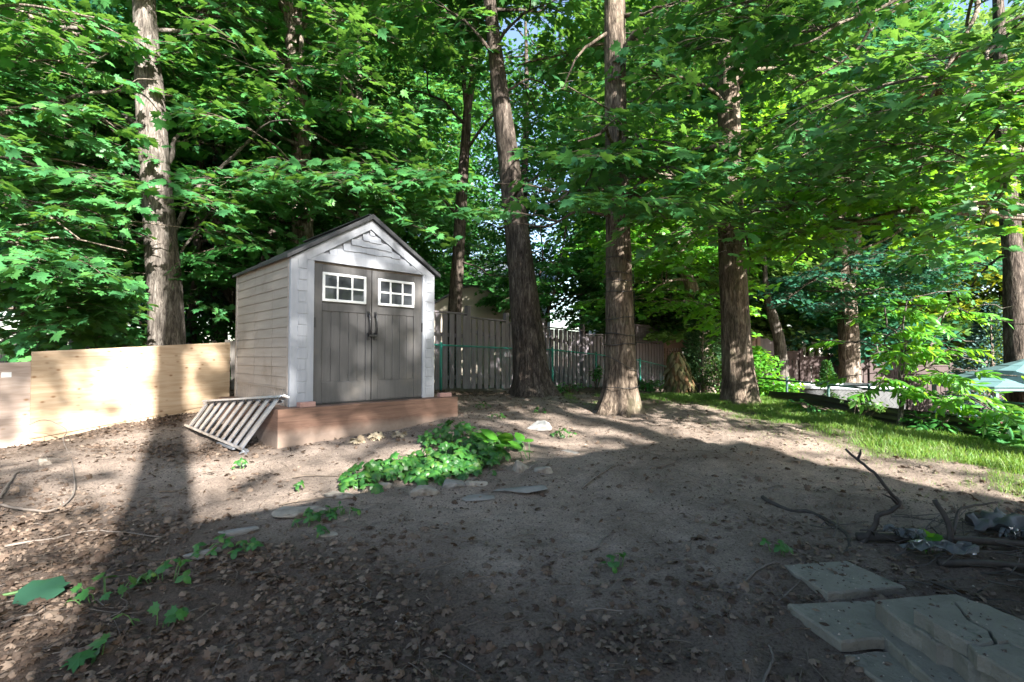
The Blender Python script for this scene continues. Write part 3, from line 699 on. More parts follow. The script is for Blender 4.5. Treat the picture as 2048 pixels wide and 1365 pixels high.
# ------------------------------------------------------------------ brown board fence and green chain link behind the yard
M['mauve'] = surf('faded_brown_stain', (.115, .102, .116), (.20, .18, .20), 3, .85, .3, (5, 5, .5), 30)
M['mauve2'] = surf('pinkish_brown_stain', (.22, .15, .13), (.30, .21, .18), 3, .85, .3, (5, 5, .5), 30)
M['brown_dk'] = surf('dark_brown_stain', (.034, .022, .022), (.056, .037, .036), 3, .8, .3, (5, 5, .5), 30)
FA = Vector((-1.9, 11.3, 0)); FD = Vector((.7071, .7071, 0)); FN = Vector((.7071, -.7071, 0))
def f_t(px, A=FA):
    u = (px - 1024) / FPX; return (u * A.y - A.x) / (FD.x - u * FD.y)
def f_p(t, A=FA): return A + FD * t
bf = thing('board_fence', 'long brown board on board fence stepping down behind the two middle trees', 'fence', (f_p(0).x, f_p(0).y, .6))
def boards(mb, A, D, N, t0, t1, zb, zt0, zt1, bw=.135, gap=.205, off=.048, th=.018, rng=random):
    t = t0 + .01; k = 0
    while t + bw < t1:
        f = (t - t0) / (t1 - t0); zt = zt0 + (zt1 - zt0) * f; o = N * (off if k % 2 == 0 else -off - th)
        p = A + D * t + o; q = A + D * (t + bw) + o; zz = zb(t); j = rng.uniform(-.012, .012)
        mb.prism([(p.x, p.y, zz), (q.x, q.y, zz), (q.x, q.y, zt - .06 + j), (p.x, p.y, zt - .06 + j)], N * th)
        t += gap * .5 if k % 2 == 0 else gap * .5; k += 1
random.seed(11)
zb = lambda t: float(G(*(f_p(t)).xy)) - .02
secs = [(-3.2, f_t(935), 622, 627), (f_t(936), f_t(1012), 633, 641), (f_t(1013), f_t(1085), 644, 653), (f_t(1086), f_t(1165), 653, 660), (f_t(1166), f_t(1216), 668, 669), (f_t(1217), f_t(1262), 676, 680)]
for t0, t1, y0, y1 in secs:
    tt0, tt1 = max(t0, .3), t1; Y0, Y1 = f_p(tt0).y, f_p(tt1).y
    z0, z1 = at(1024, y0, Y0).z, at(1024, y1, Y1).z
    if t0 < 0: z0 = z1 + .02
    mb = MB(); boards(mb, FA, FD, FN, t0 + .05, t1 - .05, zb, z0, z1)
    a, b_ = f_p(t0 + .05), f_p(t1 - .05)
    mb.beam((a.x, a.y, z0 - .02), (b_.x, b_.y, z1 - .02), .10, .035)
    for h in (.35, 1.45): mb.beam((a.x, a.y, zb(t0) + h), (b_.x, b_.y, zb(t1) + h * .9), .038, .09)
    put('board_panel', mb, M['mauve'], bf, True)
    p = f_p(t1); mb = MB(); mb.beam((p.x, p.y, zb(t1) - .2), (p.x, p.y, max(z0, z1) + .16), .11, .11, FD); put('post', mb, M['mauve'], bf, True)
# lattice topped bay and lower bay of the next fence
def lattice(mb, A, D, t0, t1, z0, z1, sp=.09, w_=.022, N=FN):
    L = t1 - t0; hgt = z1 - z0
    for s_, o in ((1, .006), (-1, -.006)):
        c = -hgt
        while c < L:
            ta, tb = max(0, c), min(L, c + hgt)
            za, zb_ = (ta - c), (tb - c)
            if tb - ta > .03:
                if s_ < 0: za, zb_ = hgt - za, hgt - zb_
                p = A + D * (t0 + ta) + N * o; q = A + D * (t0 + tb) + N * o
                mb.beam((p.x, p.y, z0 + za), (q.x, q.y, z0 + zb_), w_, .007, N)
            c += sp
lf = thing('lattice_fence', 'brown fence bay with lattice along its top, right of the wire wound tree', 'fence', (f_p(f_t(1290)).x, f_p(f_t(1290)).y, .4))
t0, t1 = f_t(1264), f_t(1324); Ym = f_p((t0 + t1) / 2).y; zt = at(1024, 652, Ym).z; zm = at(1024, 684, Ym).z
mb = MB(); boards(mb, FA, FD, FN, t0, t1, zb, zm, zm); put('board_panel', mb, M['mauve'], lf, True)
mb = MB(); lattice(mb, FA, FD, t0 + .03, t1 - .03, zm + .03, zt - .03, .075, .03); put('lattice_panel', mb, M['mauve'], lf, True)
mb = MB()
for z in (zm, zt): a, b_ = f_p(t0), f_p(t1); mb.beam((a.x, a.y, z), (b_.x, b_.y, z), .06, .05)
put('rail', mb, M['mauve'], lf, True)
for t in (t0, t1): p = f_p(t); mb = MB(); mb.beam((p.x, p.y, zb(t) - .2), (p.x, p.y, zt + .05), .09, .09, FD); put('post', mb, M['mauve'], lf, True)
pfn = thing('panel_fence', 'pinkish brown fence with solid panel above thin slats behind the cedar', 'fence', (f_p(f_t(1360)).x, f_p(f_t(1360)).y, .3))
A2 = f_p(f_t(1324)) + FD * .1; D2 = Vector((.93, .37, 0)).normalized(); N2 = Vector((D2.y, -D2.x, 0))
zt2 = at(1024, 664, A2.y + .5).z; zm2 = at(1024, 697, A2.y + .5).z; z3 = at(1024, 650, A2.y + .5).z
mb = MB()
for k in range(3):
    a = A2 + D2 * (k * 1.85); b_ = A2 + D2 * (k * 1.85 + 1.76)
    mb.prism([(a.x, a.y, zm2 - .12 * k), (b_.x, b_.y, zm2 - .12 * k), (b_.x, b_.y, zt2 - .12 * k), (a.x, a.y, zt2 - .12 * k)], N2 * .03)
put('top_panel', mb, M['mauve2'], pfn, True)
mb = MB()
for k in range(44):
    p = A2 + D2 * (k * .125); mb.beam((p.x, p.y, .1), (p.x, p.y, zm2 - .12 * (k // 15) - .002), .085, .02, N2)
put('slat_row', mb, M['mauve2'], pfn, True)
for k in range(4): p = A2 + D2 * (k * 1.85 - .045) - N2 * .03; mb = MB(); mb.beam((p.x, p.y, 0), (p.x, p.y, zt2 + .1 - .12 * k), .09, .09, D2); put('post', mb, M['mauve2'], pfn, True)

M['green'] = plain('green_coated_steel', (.018, .19, .15), .45)
def chain(name, label, pts, posts, mat, hgt, mesh=.075, wire=.003, prail=.02, ppost=.03, zbot=None):
    """pts: list of (x, y, ztop); real zigzag wires woven between top rail and ground"""
    r = thing(name, label, 'fence', (pts[0][0], pts[0][1], pts[0][2] - hgt))
    mb = MB(); mb.tube(pts, prail, 8); put('top_rail', mb, mat, r, True)
    for i, (x, y, zt, zb_) in enumerate(posts): mb = MB(); mb.tube([(x, y, zb_), (x, y, zt + .05)], ppost, 8); mb.tube([(x, y, zt + .05), (x, y, zt + .075)], [ppost * 1.15, ppost * .4], 8); put('post', mb, mat, r, True)
    P = np.array(pts, float); seg = np.linalg.norm(np.diff(P[:, :2], axis=0), axis=1); cum = np.concatenate([[0], np.cumsum(seg)])
    L = cum[-1]; n = int(L / mesh); V = []; F = []; off = 0
    rows = int(hgt / mesh)
    for c in range(n):
        k = np.arange(rows * 1 + 1); s_ = (c + .5 * (1 + (-1.) ** k)) * mesh; s_ = np.clip(s_, 0, L)
        x = np.interp(s_, cum, P[:, 0]); y = np.interp(s_, cum, P[:, 1]); z = np.interp(s_, cum, P[:, 2]) - k * mesh
        v, f = tri_tube(np.stack([x, y + .003 * (-1.) ** k, z], 1), wire, wire); V.append(v); F.append(f + off); off += len(v)
    np_mesh('wire_mesh', np.concatenate(V), np.concatenate(F), mat, r); return r
CA = FA + FN * .45
def c_at(px, py): t = f_t(px, CA); p = f_p(t, CA); return (p.x, p.y, at(px, py, p.y).z)
cp = [c_at(820, 686), c_at(870, 690), c_at(1040, 698), c_at(1105, 700), c_at(1192, 709), c_at(1280, 721), c_at(1352, 738)]
def postz(q): return (q[0], q[1], q[2], float(G(q[0], q[1])) - .2)
chain('chain_link_fence', 'green chain link fence running in front of the brown boards', cp, [postz(cp[0]), postz(c_at(882, 691)), postz(cp[3]), postz(cp[4]), postz(cp[5]), postz(cp[6])], M['green'], 1.05)

# right side: corrugated retaining wall, chain link on top, neighbour's things
M['corr'] = surf('black_corrugated_sheet', (.016, .016, .017), (.034, .033, .032), 3, .45, .1)
M['dkgreen'] = plain('dark_green_wire', (.010, .045, .040), .5)
def wl(Y, o=.75): return 7.377 - .305 * Y + o
rw = thing('retaining_wall', 'black corrugated sheet wall at the foot of the lawn edge', 'wall', (wl(8), 8, -.5))
mb = MB(); ys = np.linspace(4.6, 9.9, 22); prof = [(.03 * math.sin(k * math.pi), k) for k in np.linspace(0, 1, 2)]
nz = 41
for i in range(len(ys) - 1):
    for k in range(nz - 1):
        def q(i_, k_):
            Y = ys[i_]; zt = np.interp(Y, [4.6, 6.0, 9.1, 9.9], [.52, .61, .80, .80]) + .015 * math.sin(Y * 3); z = zt - k_ * .025; return (wl(Y) + .018 * math.sin(k_ * 2 * math.pi / 4), Y, z)
        mb.sm = True; mb.add([q(i, k), q(i + 1, k), q(i + 1, k + 1), q(i, k + 1)], [(0, 1, 2, 3)])
put('corrugated_sheet', mb, M['corr'], rw, True)
for Y in (5.2, 7.0, 8.8): mb = MB(); mb.box(wl(Y) + .03, wl(Y) + .10, Y - .035, Y + .035, -.9, .5); put('stake', mb, M['old_wood'], rw, True)
c2 = [(wl(Y, .86), Y, z) for Y, z in ((4.4, .80), (6.04, .885), (7.4, .93), (9.1, .99), (10.3, 1.03))]
ps = [(wl(Y, .86), Y, float(np.interp(Y, [4.4, 6, 9.1, 10.3], [.8, .885, .99, 1.03])), -.5) for Y in (5.0, 6.5, 8.05, 8.75, 9.6)]
chain('chain_link_fence', 'dark green chain link fence above the black corrugated wall', c2, ps, M['dkgreen'], .75, .07, .002, .016, .022)

# second neighbour's fence, dark brown, far right
nf = thing('plank_fence', 'dark brown plank fence far behind the small cedar on the right', 'fence', at(1640, 765, 16.5))
XD = Vector((1, 0, 0)); YN = Vector((0, -1, 0)); YF = 16.5
X_ = lambda px, py=720: at(px, py, YF)
random.seed(5)
for p0, p1, yt, pan, mt in ((1488, 1516, 679, 30, 'mauve2'), (1517, 1554, 680, 28, 'mauve'), (1556, 1601, 705, 12, 'brown_dk'), (1602, 1661, 716, 14, 'brown_dk'), (1662, 1740, 722, 14, 'brown_dk'), (1741, 1815, 728, 14, 'brown_dk'), (1816, 1900, 733, 14, 'brown_dk'), (1901, 1990, 738, 14, 'brown_dk'), (1991, 2080, 744, 14, 'brown_dk')):
    a, b_ = X_(p0, yt), X_(p1, yt); zm = X_(p0, yt + pan).z; mb = MB()
    mb.box(a.x + .05, b_.x - .05, YF - .03, YF, zm + .001, a.z); mb.box(a.x, b_.x, YF - .05, YF + .03, a.z, a.z + .045); mb.box(a.x + .05, b_.x - .05, YF - .05, YF - .031, zm - .03, zm + .03)
    x = a.x + .05
    while x < b_.x - .1: mb.box(x, x + .12, YF - .02, YF, -.9, zm - .001); x += .145
    put('board_panel', mb, M[mt], nf, True)
    mb = MB(); mb.box(b_.x - .06, b_.x + .06, YF - .06, YF + .06, -.9, a.z + .12); put('post', mb, M[mt], nf, True)

# pale pool with rim
M['poolrim'] = plain('pale_pool_rim', (.40, .43, .47), .5); M['poolwall'] = surf('grey_pool_wall', (.04, .043, .047), (.075, .08, .083), 3, .5, .1)
pc = at(1672, 770, 13.2)
pool = thing('garden_pool', 'pale rimmed above ground pool in the neighbouring yard behind the small cedar', 'pool', (pc.x, pc.y, -.3))
def ring(mb, r0, r1, z0, z1, n=40, ax=1.0, ay=.55):
    vs = []
    for k in range(n):
        t = 2 * math.pi * k / n; c, s_ = math.cos(t) * ax, math.sin(t) * ay
        vs += [(c * r0, s_ * r0, z0), (c * r1, s_ * r1, z0), (c * r1, s_ * r1, z1), (c * r0, s_ * r0, z1)]
    fs = []
    for k in range(n):
        a, b_ = k * 4, ((k + 1) % n) * 4
        for e in range(4): fs.append((a + e, b_ + e, b_ + (e + 1) % 4, a + (e + 1) % 4))
    mb.add(vs, fs)
mb = MB(); ring(mb, 1.62, 1.75, .96, 1.02); put('rim', mb, M['poolrim'], pool)
mb = MB(); ring(mb, 1.64, 1.68, -.6, .965); put('wall', mb, M['poolwall'], pool)
mb = MB(); n_ = 40; mb.add([(1.65 * math.cos(2 * math.pi * k / n_), .9 * math.sin(2 * math.pi * k / n_), .86) for k in range(n_)], [tuple(range(n_))])
m, n, b = newmat('added_pool_cover'); b.inputs['Base Color'].default_value = (.02, .035, .045, 1); b.inputs['Roughness'].default_value = .7; bump(n, b, noise(n, 6, 3), .3, .02); put('added_cover', mb, m, pool)  # dark sheet added in place of water to avoid a bright sky reflection

# gazebo with turquoise roof
M['turq'] = surf('turquoise_metal_roof', (.06, .125, .135), (.08, .16, .17), 2, .65, .05); M['maroon'] = surf('maroon_boards', (.075, .022, .022), (.11, .034, .034), 3, .7, .2)
gc = at(1989, 776, 8.9)
gaz = thing('garden_gazebo', 'turquoise roofed shelter with maroon wall boards at the right edge', 'shelter', (gc.x, gc.y, -1.1))
ez = gc.z + 1.1
cs = [Vector((x, y, ez)) for x, y in ((0, 0), (2.8, 0), (3.4, 1.0), (2.9, 2.2), (.7, 2.2), (-.33, .42))]; ap_ = Vector((1.95, 1.15, ez + .56)); cm_ = Vector((1.6, 1.1, ez))
mb = MB()
for k in range(6):
    a, b_ = cs[k], cs[(k + 1) % 6]
    for j in range(6):
        f0, f1 = j / 6, (j + 1) / 6; q = [a.lerp(ap_, f0), b_.lerp(ap_, f0), b_.lerp(ap_, f1), a.lerp(ap_, f1)]
        up_ = Vector((0, 0, .004)); mb.prism([q[0] + up_, q[1] + up_, q[2] - up_ * .6, q[3] - up_ * .6], (0, 0, -.02))
    mb.prism([a - Vector((0, 0, .06)), b_ - Vector((0, 0, .06)), b_ + Vector((0, 0, .018)), a + Vector((0, 0, .018))], (cm_ - (a + b_) / 2).normalized() * .03)
put('roof', mb, M['turq'], gaz)
for c in cs:
    q = c.lerp(cm_, .05); mb = MB(); mb.box(q.x - .025, q.x + .025, q.y - .025, q.y + .025, -.2, ez - .02); put('post', mb, M['turq'], gaz)
mb = MB()
for k in range(8): mb.box(.18, 3.1, .36, .39, k * .19, k * .19 + .18)
put('wall_board_panel', mb, M['maroon'], gaz)

# neighbour's beige shed, behind the board fence
M['beige'] = surf('beige_siding', (.42, .37, .31), (.5, .45, .38), 3, .7, .15, (5, 5, .5)); M['roofgrey'] = surf('grey_shingles', (.10, .105, .12), (.17, .175, .19), 9, .85, .4)
Ysh = 16.2; el = at(862, 622, Ysh); er = at(1040, 622, Ysh); apx = at(945, 573, Ysh)
ns = thing('neighbour_shed', 'beige gabled shed rising above the board fence left of centre', 'shed', (apx.x, Ysh, .3))
mb = MB(); hw_ = 1.35; zz = apx.z - .3; ze = zz - .62
mb.prism([(-hw_, 0, -.4), (hw_, 0, -.4), (hw_, 0, ze), (.3, 0, zz - .05), (0, 0, zz), (-.3, 0, zz - .05), (-hw_, 0, ze)], (0, 2.4, 0)); put('wall', mb, M['beige'], ns)
mb = MB()
for k in range(16): x = -hw_ + .08 + k * .17; mb.box(x, x + .012, -.008, 0, -.4, ze)
mb.box(-hw_, hw_, -.02, 0, ze - .03, ze + .02); put('batten_strip', mb, M['beige'], ns)
for sg in (-1, 1):
    mb = MB(); q = [(0, -.12, zz + .04), (sg * .32, -.12, zz - .02), (sg * (hw_ + .1), -.12, ze - .02), (sg * (hw_ + .1), -.12, ze - .07), (sg * .3, -.12, zz - .07), (0, -.12, zz - .01)]
    mb.prism(q if sg < 0 else q[::-1], (0, 2.65, 0)); put('roof_panel', mb, M['roofgrey'], ns)

# houses beyond
M['vinyl'] = surf('white_siding', (.62, .66, .72), (.72, .75, .8), 2, .6, .1, (.5, .5, 8)); M['roofblue'] = surf('slate_grey_roof', (.15, .18, .23), (.22, .25, .3), 3, .8, .2, (1, 1, 8))
M['glass'] = plain('dark_window', (.05, .06, .08), .15); M['tan'] = surf('brown_siding', (.16, .12, .10), (.22, .17, .14), 3, .7, .15, (.5, .5, 8))
def house(name, label, px0, px1, ytop, Y, depth, wall, roof, wins, zroof, over=.4, rz=0):
    a, b_ = at(px0, ytop, Y), at(px1, ytop, Y); wd = b_.x - a.x; h = a.z + 1.5
    o = thing(name, label, 'house', (a.x, Y, -1.5), rz)
    mb = MB(); mb.box(0, wd, 0, depth, 0, h)
    for k in range(int(h / .2)): mb.box(-.012, wd + .012, -.012, -.0005, k * .2, k * .2 + .185)
    mb.prism([(0, .02, h), (0, depth - .02, h), (0, depth / 2, h + zroof)], (wd, 0, 0)); put('wall', mb, M[wall], o)
    mb = MB()
    for s_ in (0, 1):
        y0 = -over if s_ == 0 else depth + over; z0 = h - over * zroof / (depth / 2) + .05
        q = [(-over, y0, z0), (-over, depth / 2, h + zroof + .05), (-over, depth / 2, h + zroof + .2), (-over, y0, z0 + .15)]
        mb.prism(q, (wd + 2 * over, 0, 0))
    put('roof', mb, M[roof], o)
    for wx0, wx1, wy0, wy1 in wins:
        p, q = at(wx0, wy1, Y), at(wx1, wy0, Y); x0, x1 = p.x - a.x, q.x - a.x; z0, z1 = p.z + 1.5, q.z + 1.5
        mb = MB(); mb.box(x0, x1, -.05, -.013, z0, z0 + .09); mb.box(x0, x1, -.05, -.013, z1 - .09, z1); mb.box(x0, x0 + .09, -.049, -.013, z0 + .09, z1 - .09); mb.box(x1 - .09, x1, -.049, -.013, z0 + .09, z1 - .09); mb.box((x0 + x1) / 2 - .04, (x0 + x1) / 2 + .04, -.047, -.013, z0 + .09, z1 - .09)
        f = put('window_frame', mb, M['white'], o); mb = MB(); mb.box(x0 + .05, x1 - .05, -.03, -.014, z0 + .05, z1 - .05); put('window_pane', mb, M['glass'], f)
    return o
house('white_house', 'white sided two storey house behind the fences right of centre', 1190, 1362, 470, 32, 8, 'vinyl', 'roofblue', [(1284, 1297, 626, 644), (1310, 1322, 600, 625), (1262, 1272, 626, 642)], 2.2)
house('grey_roof_house', 'pale house with slate grey roof behind the beige shed', 800, 1100, 562, 38, 9, 'vinyl', 'roofblue', [(968, 990, 572, 600), (1010, 1032, 572, 600), (890, 910, 572, 600)], 2.0)
house('brown_house', 'low brown house with white windows far right beyond the plank fence', 1740, 1905, 690, 25, 6, 'tan', 'roofgrey', [(1826, 1850, 700, 738), (1866, 1890, 700, 738)], 1.2)
# pergola like hut behind the plank fence
M['pale_wood'] = surf('pale_painted_wood', (.35, .34, .31), (.48, .46, .43), 4, .75, .2)
hp = at(1615, 700, 18.6)
hut = thing('garden_pergola', 'small pale pergola with posts and beam behind the plank fence', 'pergola', (hp.x, hp.y, -.9))
for px in (1572, 1588, 1606, 1622, 1640, 1660):
    p = at(px, 690, 18.6); mb = MB(); mb.box(p.x - hp.x - .07, p.x - hp.x + .07, -.05, .05, 0, p.z + .9 - (.0 if px % 4 else .1)); put('post', mb, M['pale_wood'], hut)
mb = MB(); a, b_ = at(1565, 690, 18.6), at(1668, 690, 18.6); mb.box(a.x - hp.x, b_.x - hp.x, -.06, .06, a.z + .901, a.z + 1.0); put('beam', mb, M['pale_wood'], hut)

# ------------------------------------------------------------------ unseen house behind the camera, roofline shaped for the foreground shade
M['redbrick'] = surf('red_brick_wall', (.22, .10, .075), (.30, .15, .11), 6, .9, .3)
sv = Vector((-SUN_H.x, -SUN_H.y, 0)); pv = Vector((-SUN_H.y, SUN_H.x, 0))
hyaw = math.atan2(pv.y, pv.x)
def spz(p, s_): q = pv * p + sv * s_; return q
q = spz(-.12, -5.2)
own = thing('unseen_brick_house', 'unseen red brick house standing behind the photographer', 'house', (q.x, q.y, -1), hyaw)
HL, HD, HE, HR = 5.5, 7.0, 5.9, 8.45
mb = MB(); mb.box(0, HL, -HD, 0, 0, HE); mb.prism([(0, -HD + .02, HE), (0, -.02, HE), (0, -HD / 2, HR - .1)], (HL, 0, 0)); put('wall', mb, M['redbrick'], own)
for s_ in (0, 1):
    y0 = .35 if s_ == 0 else -HD - .35; mb = MB(); mb.prism([(-.3, y0, HE - .2), (-.3, -HD / 2, HR), (-.3, -HD / 2, HR + .12), (-.3, y0, HE - .08)], (HL + .6, 0, 0)); put('roof_panel', mb, M['roofgrey'], own)
for x in (.8, 3.2):
    for z in (1.9, 4.2):
        mb = MB(); mb.box(x, x + 1.2, .002, .05, z, z + 1.2, .01); f = put('window_frame', mb, M['white'], own); mb = MB(); mb.box(x + .08, x + 1.12, .052, .06, z + .08, z + 1.12); put('window_pane', mb, M['glass'], f)

py0 = 5.08                                             # unseen porch added to keep skylight off the foreground
mb = MB(); mb.prism([(-.1, .36, 4.2), (-.1, py0, 3.74), (-.1, py0, 3.88), (-.1, .36, 4.36)], (HL + .15, 0, 0)); put('added_shade_roof', mb, M['roofgrey'], own)
for x in (.1, HL / 2, HL - .15): mb = MB(); mb.box(x - .06, x + .06, py0 - .35, py0 - .23, 0, 3.72); put('added_shade_post', mb, M['white'], own)

# ------------------------------------------------------------------ trees
def path(pix, Y, dY=0):
    """trunk axis from photograph pixels at depth Y"""
    out = []
    for i, (x, y) in enumerate(pix): out.append(at(x, y, Y + dY * i))
    p = out[0]; out[0] = Vector((p.x, p.y, float(G(p.x, p.y)) - .02)); return out
def L(*q): return [at(*p) for p in q]
NEAR = []
# T1: grey trunk behind the hoarding
t = Tree('maple_tree', 'tall maple with pale grey shaggy trunk rising behind the plywood fence', path([(336, 720), (331, 600), (322, 480), (310, 330), (300, 200), (290, 40), (284, -120), (280, -420)], 9.0), [.31, .27, .255, .235, .215, .19, .17, .09], 'bark_grey', 'leaf', 101, flare=.3, depth=.035, sides=52, step=.05, freq=18, zs=.9)
t.limb(L((318, 300, 9), (250, 240, 9.6), (170, 250, 9.9), (90, 300, 9.6)), .06, sec=3)
t.limb(L((325, 460, 9), (250, 480, 9.5), (160, 420, 9.5), (60, 430, 9)), .05, sec=3)
t.limb(L((300, 120, 9), (200, 60, 9.2), (100, 60, 8.6), (0, 90, 8)), .06, sec=3)
t.limb(L((345, 470, 9.1), (380, 400, 9.6), (450, 330, 9.9), (540, 245, 10.2), (600, 200, 10.6)), .055, start=.45, sec=2)
t.limb(L((335, 330, 9.1), (350, 270, 9.6), (400, 210, 10), (430, 185, 10.2)), .045, start=.3, sec=3)
t.limb(L((350, 560, 9.1), (380, 480, 9.5), (420, 420, 9.6), (470, 390, 9.4)), .03, start=.4, sec=1)
t.limb(L((300, 60, 9), (380, 60, 9.5), (430, 10, 9.8), (500, 10, 10)), .045, start=.2, sec=3)
t.auto(6, 8.6, 12.5, (2, 3.4)); NEAR.append(t)
# a maple off to the left whose low boughs fill the left edge
t = Tree('maple_tree', 'low spreading maple at the left edge, its layered leaves hanging over the plywood', [(-9.6, 8.2, .5), (-9.5, 8.2, 3), (-9.4, 8.3, 6), (-9.2, 8.4, 9)], [.2, .17, .13, .06], 'bark_mid', 'leaf', 102, flare=.3)
for q in ([(-40, 300, 8.2), (90, 330, 7.8), (200, 380, 7.5)], [(-40, 400, 8), (80, 420, 7.6), (190, 480, 7.4)], [(-60, 480, 8), (70, 520, 7.7), (150, 560, 7.4)], [(-30, 560, 8.6), (100, 590, 8.3), (220, 610, 8.2)],
          [(0, 640, 8.8), (100, 640, 8.6), (200, 650, 8.4)], [(-60, 230, 8), (60, 210, 7.6), (170, 230, 7.6)], [(-50, 140, 8), (50, 120, 7.5), (180, 130, 7.6)], [(-40, 30, 8), (80, 10, 7.6), (210, 40, 8)],
          [(20, 610, 9.4), (150, 560, 9.2), (270, 580, 9.4)], [(20, 500, 9.4), (150, 480, 9.2), (260, 500, 9.4)], [(0, 690, 9.2), (120, 670, 9), (230, 680, 9)], [(-80, 450, 7.4), (10, 470, 7.0), (90, 500, 6.9)]):
    b = t.trunk_at(max(1.2, at(*q[0]).z - .5)); t.limb([b] + L(*q), .035, start=.3, sec=2, size=(.75, 1.1))
t.auto(3, 5, 8.5, (2, 3.5), az=(0, 1.6)); NEAR.append(t)
# T2: behind the shed
t = Tree('maple_tree', 'maple with pale upper trunk standing straight behind the garden shed', path([(610, 740), (606, 480), (604, 330), (598, 220), (590, 100), (585, 0), (580, -150), (575, -400)], 12.0), [.29, .24, .22, .22, .21, .21, .17, .08], 'bark_mid', 'leaf', 103, flare=.3, depth=.04)
t.limb(L((606, 440, 12), (620, 400, 10.6), (660, 375, 9.6), (720, 385, 9.0)), .05, start=.45, sec=2, size=(.9, 1.2))
t.limb(L((606, 430, 12), (590, 390, 10.6), (560, 372, 9.8), (500, 400, 9.2)), .05, start=.45, sec=2, size=(.9, 1.2))
t.limb(L((606, 450, 12), (640, 420, 10.8), (700, 420, 9.8), (770, 440, 9.4)), .04, start=.5, sec=2)
t.limb(L((604, 400, 12), (600, 370, 10.8), (610, 362, 9.8), (610, 378, 9.0)), .05, start=.5, sec=2)
t.limb(L((602, 260, 12), (560, 240, 11), (480, 190, 10.4), (440, 150, 10)), .05, sec=3)
t.limb(L((602, 230, 12), (640, 215, 11), (700, 225, 10.4), (740, 270, 10)), .05, sec=3)
t.limb(L((604, 290, 12), (540, 260, 10.8), (500, 240, 10)), .05, sec=2)
t.limb(L((590, 60, 12), (530, -20, 11.6), (440, 10, 11), (380, 50, 10.8)), .06, start=.5, sec=2)
t.limb(L((588, 20, 12), (660, 20, 11.4), (740, 60, 11), (800, 90, 10.6)), .05, sec=3)
t.auto(9, 6.5, 13, (2.2, 4.0)); NEAR.append(t)
# dark second row trunks
t = Tree('maple_tree', 'dark leaning maple half hidden behind the left corner of the garden shed', path([(520, 720), (490, 640), (455, 560), (440, 480), (436, 380), (440, 200), (445, 0)], 12.8), [.24, .2, .19, .17, .15, .12, .07], 'bark_dark', 'leaf_deep', 104, flare=.2)
t.limb(L((490, 640, 12.8), (530, 520, 13), (538, 400, 13.2), (545, 250, 13.4)), .2, start=.6, sec=3)
t.auto(12, 2.6, 10, (2, 4)); NEAR.append(t)
t = Tree('maple_tree', 'slim dark maple in the gap between the grey trunk and the garden shed', path([(378, 720), (384, 640), (392, 560), (398, 430), (404, 200), (408, 0)], 12.2), [.13, .11, .1, .09, .07, .04], 'bark_dark', 'leaf_deep', 105, flare=.2)
t.auto(10, 2.2, 9, (1.8, 3.4)); NEAR.append(t)
t = Tree('maple_tree', 'maple trunk showing high between leaves right of the shed roof ridge', path([(735, 700), (728, 480), (718, 300), (710, 180), (706, 60), (700, -150)], 15.0), [.27, .25, .23, .21, .19, .1], 'bark_mid', 'leaf_deep', 106, flare=.2)
t.limb(L((712, 180, 15), (740, 165, 14.6), (765, 150, 14)), .08, start=.6, sec=1)
t.auto(18, 3, 14, (2.4, 4.6), az=(1.2, 5.4)); NEAR.append(t)
# T3b: slender forked
t = Tree('maple_tree', 'slender dark tree with bent forked trunk by the left end of the board fence', path([(900, 660), (912, 590), (918, 480), (924, 380), (932, 270), (936, 215), (952, 110), (946, 0), (940, -160)], 13.4), [.2, .18, .165, .15, .13, .11, .07, .06, .03], 'bark_dark', 'leaf', 107, flare=.15)
t.wood(L((934, 230, 13.4), (925, 140, 13.4), (918, 40, 13.6), (905, -60, 13.6)), .07, .03)
t.limb(L((928, 300, 13.4), (955, 270, 13.2), (985, 240, 13), (1020, 200, 12.6)), .05, start=.5, sec=1, spacing=.7)
t.limb(L((918, 440, 13.4), (880, 400, 12.8), (840, 380, 12.2)), .04, sec=2)
t.limb(L((915, 520, 13.4), (960, 540, 13), (980, 560, 12.6)), .03, start=.5, sec=1)
t.limb(L((932, 250, 13.4), (880, 200, 12.6), (820, 190, 12)), .05, sec=2)
t.limb(L((932, 120, 13.4), (880, 60, 12.6), (830, 30, 12)), .05, sec=2)
t.limb(L((940, 60, 13.4), (985, 20, 12.8), (1030, 40, 12.4)), .04, sec=1, spacing=.6); NEAR.append(t)
# T3: leaning dark maple
t = Tree('maple_tree', 'large dark maple leaning left in front of the board fence', path([(1066, 786), (1056, 690), (1046, 580), (1034, 460), (1018, 320), (1002, 200), (988, 80), (972, -60), (955, -260)], 9.8), [.33, .30, .27, .235, .215, .185, .14, .11, .06], 'bark_dark', 'leaf', 108, flare=.9, depth=.05, sides=52, step=.05, freq=22, lobes=4)
t.limb(L((1026, 400, 9.8), (1040, 385, 9), (1050, 370, 8.4), (1030, 385, 8)), .035, start=.5, sec=1, size=(.6, .9))
t.limb(L((990, 100, 9.8), (1030, 40, 9.3), (1080, 20, 9)), .04, sec=2)
t.limb(L((992, 120, 9.8), (950, 60, 9.6), (900, 20, 9.4)), .04, sec=1, spacing=.6)
t.limb(L((1000, 190, 9.8), (1050, 170, 10), (1110, 180, 10.4)), .035, sec=1, spacing=.7)
t.auto(7, 8, 12, (1.6, 3.0)); NEAR.append(t)
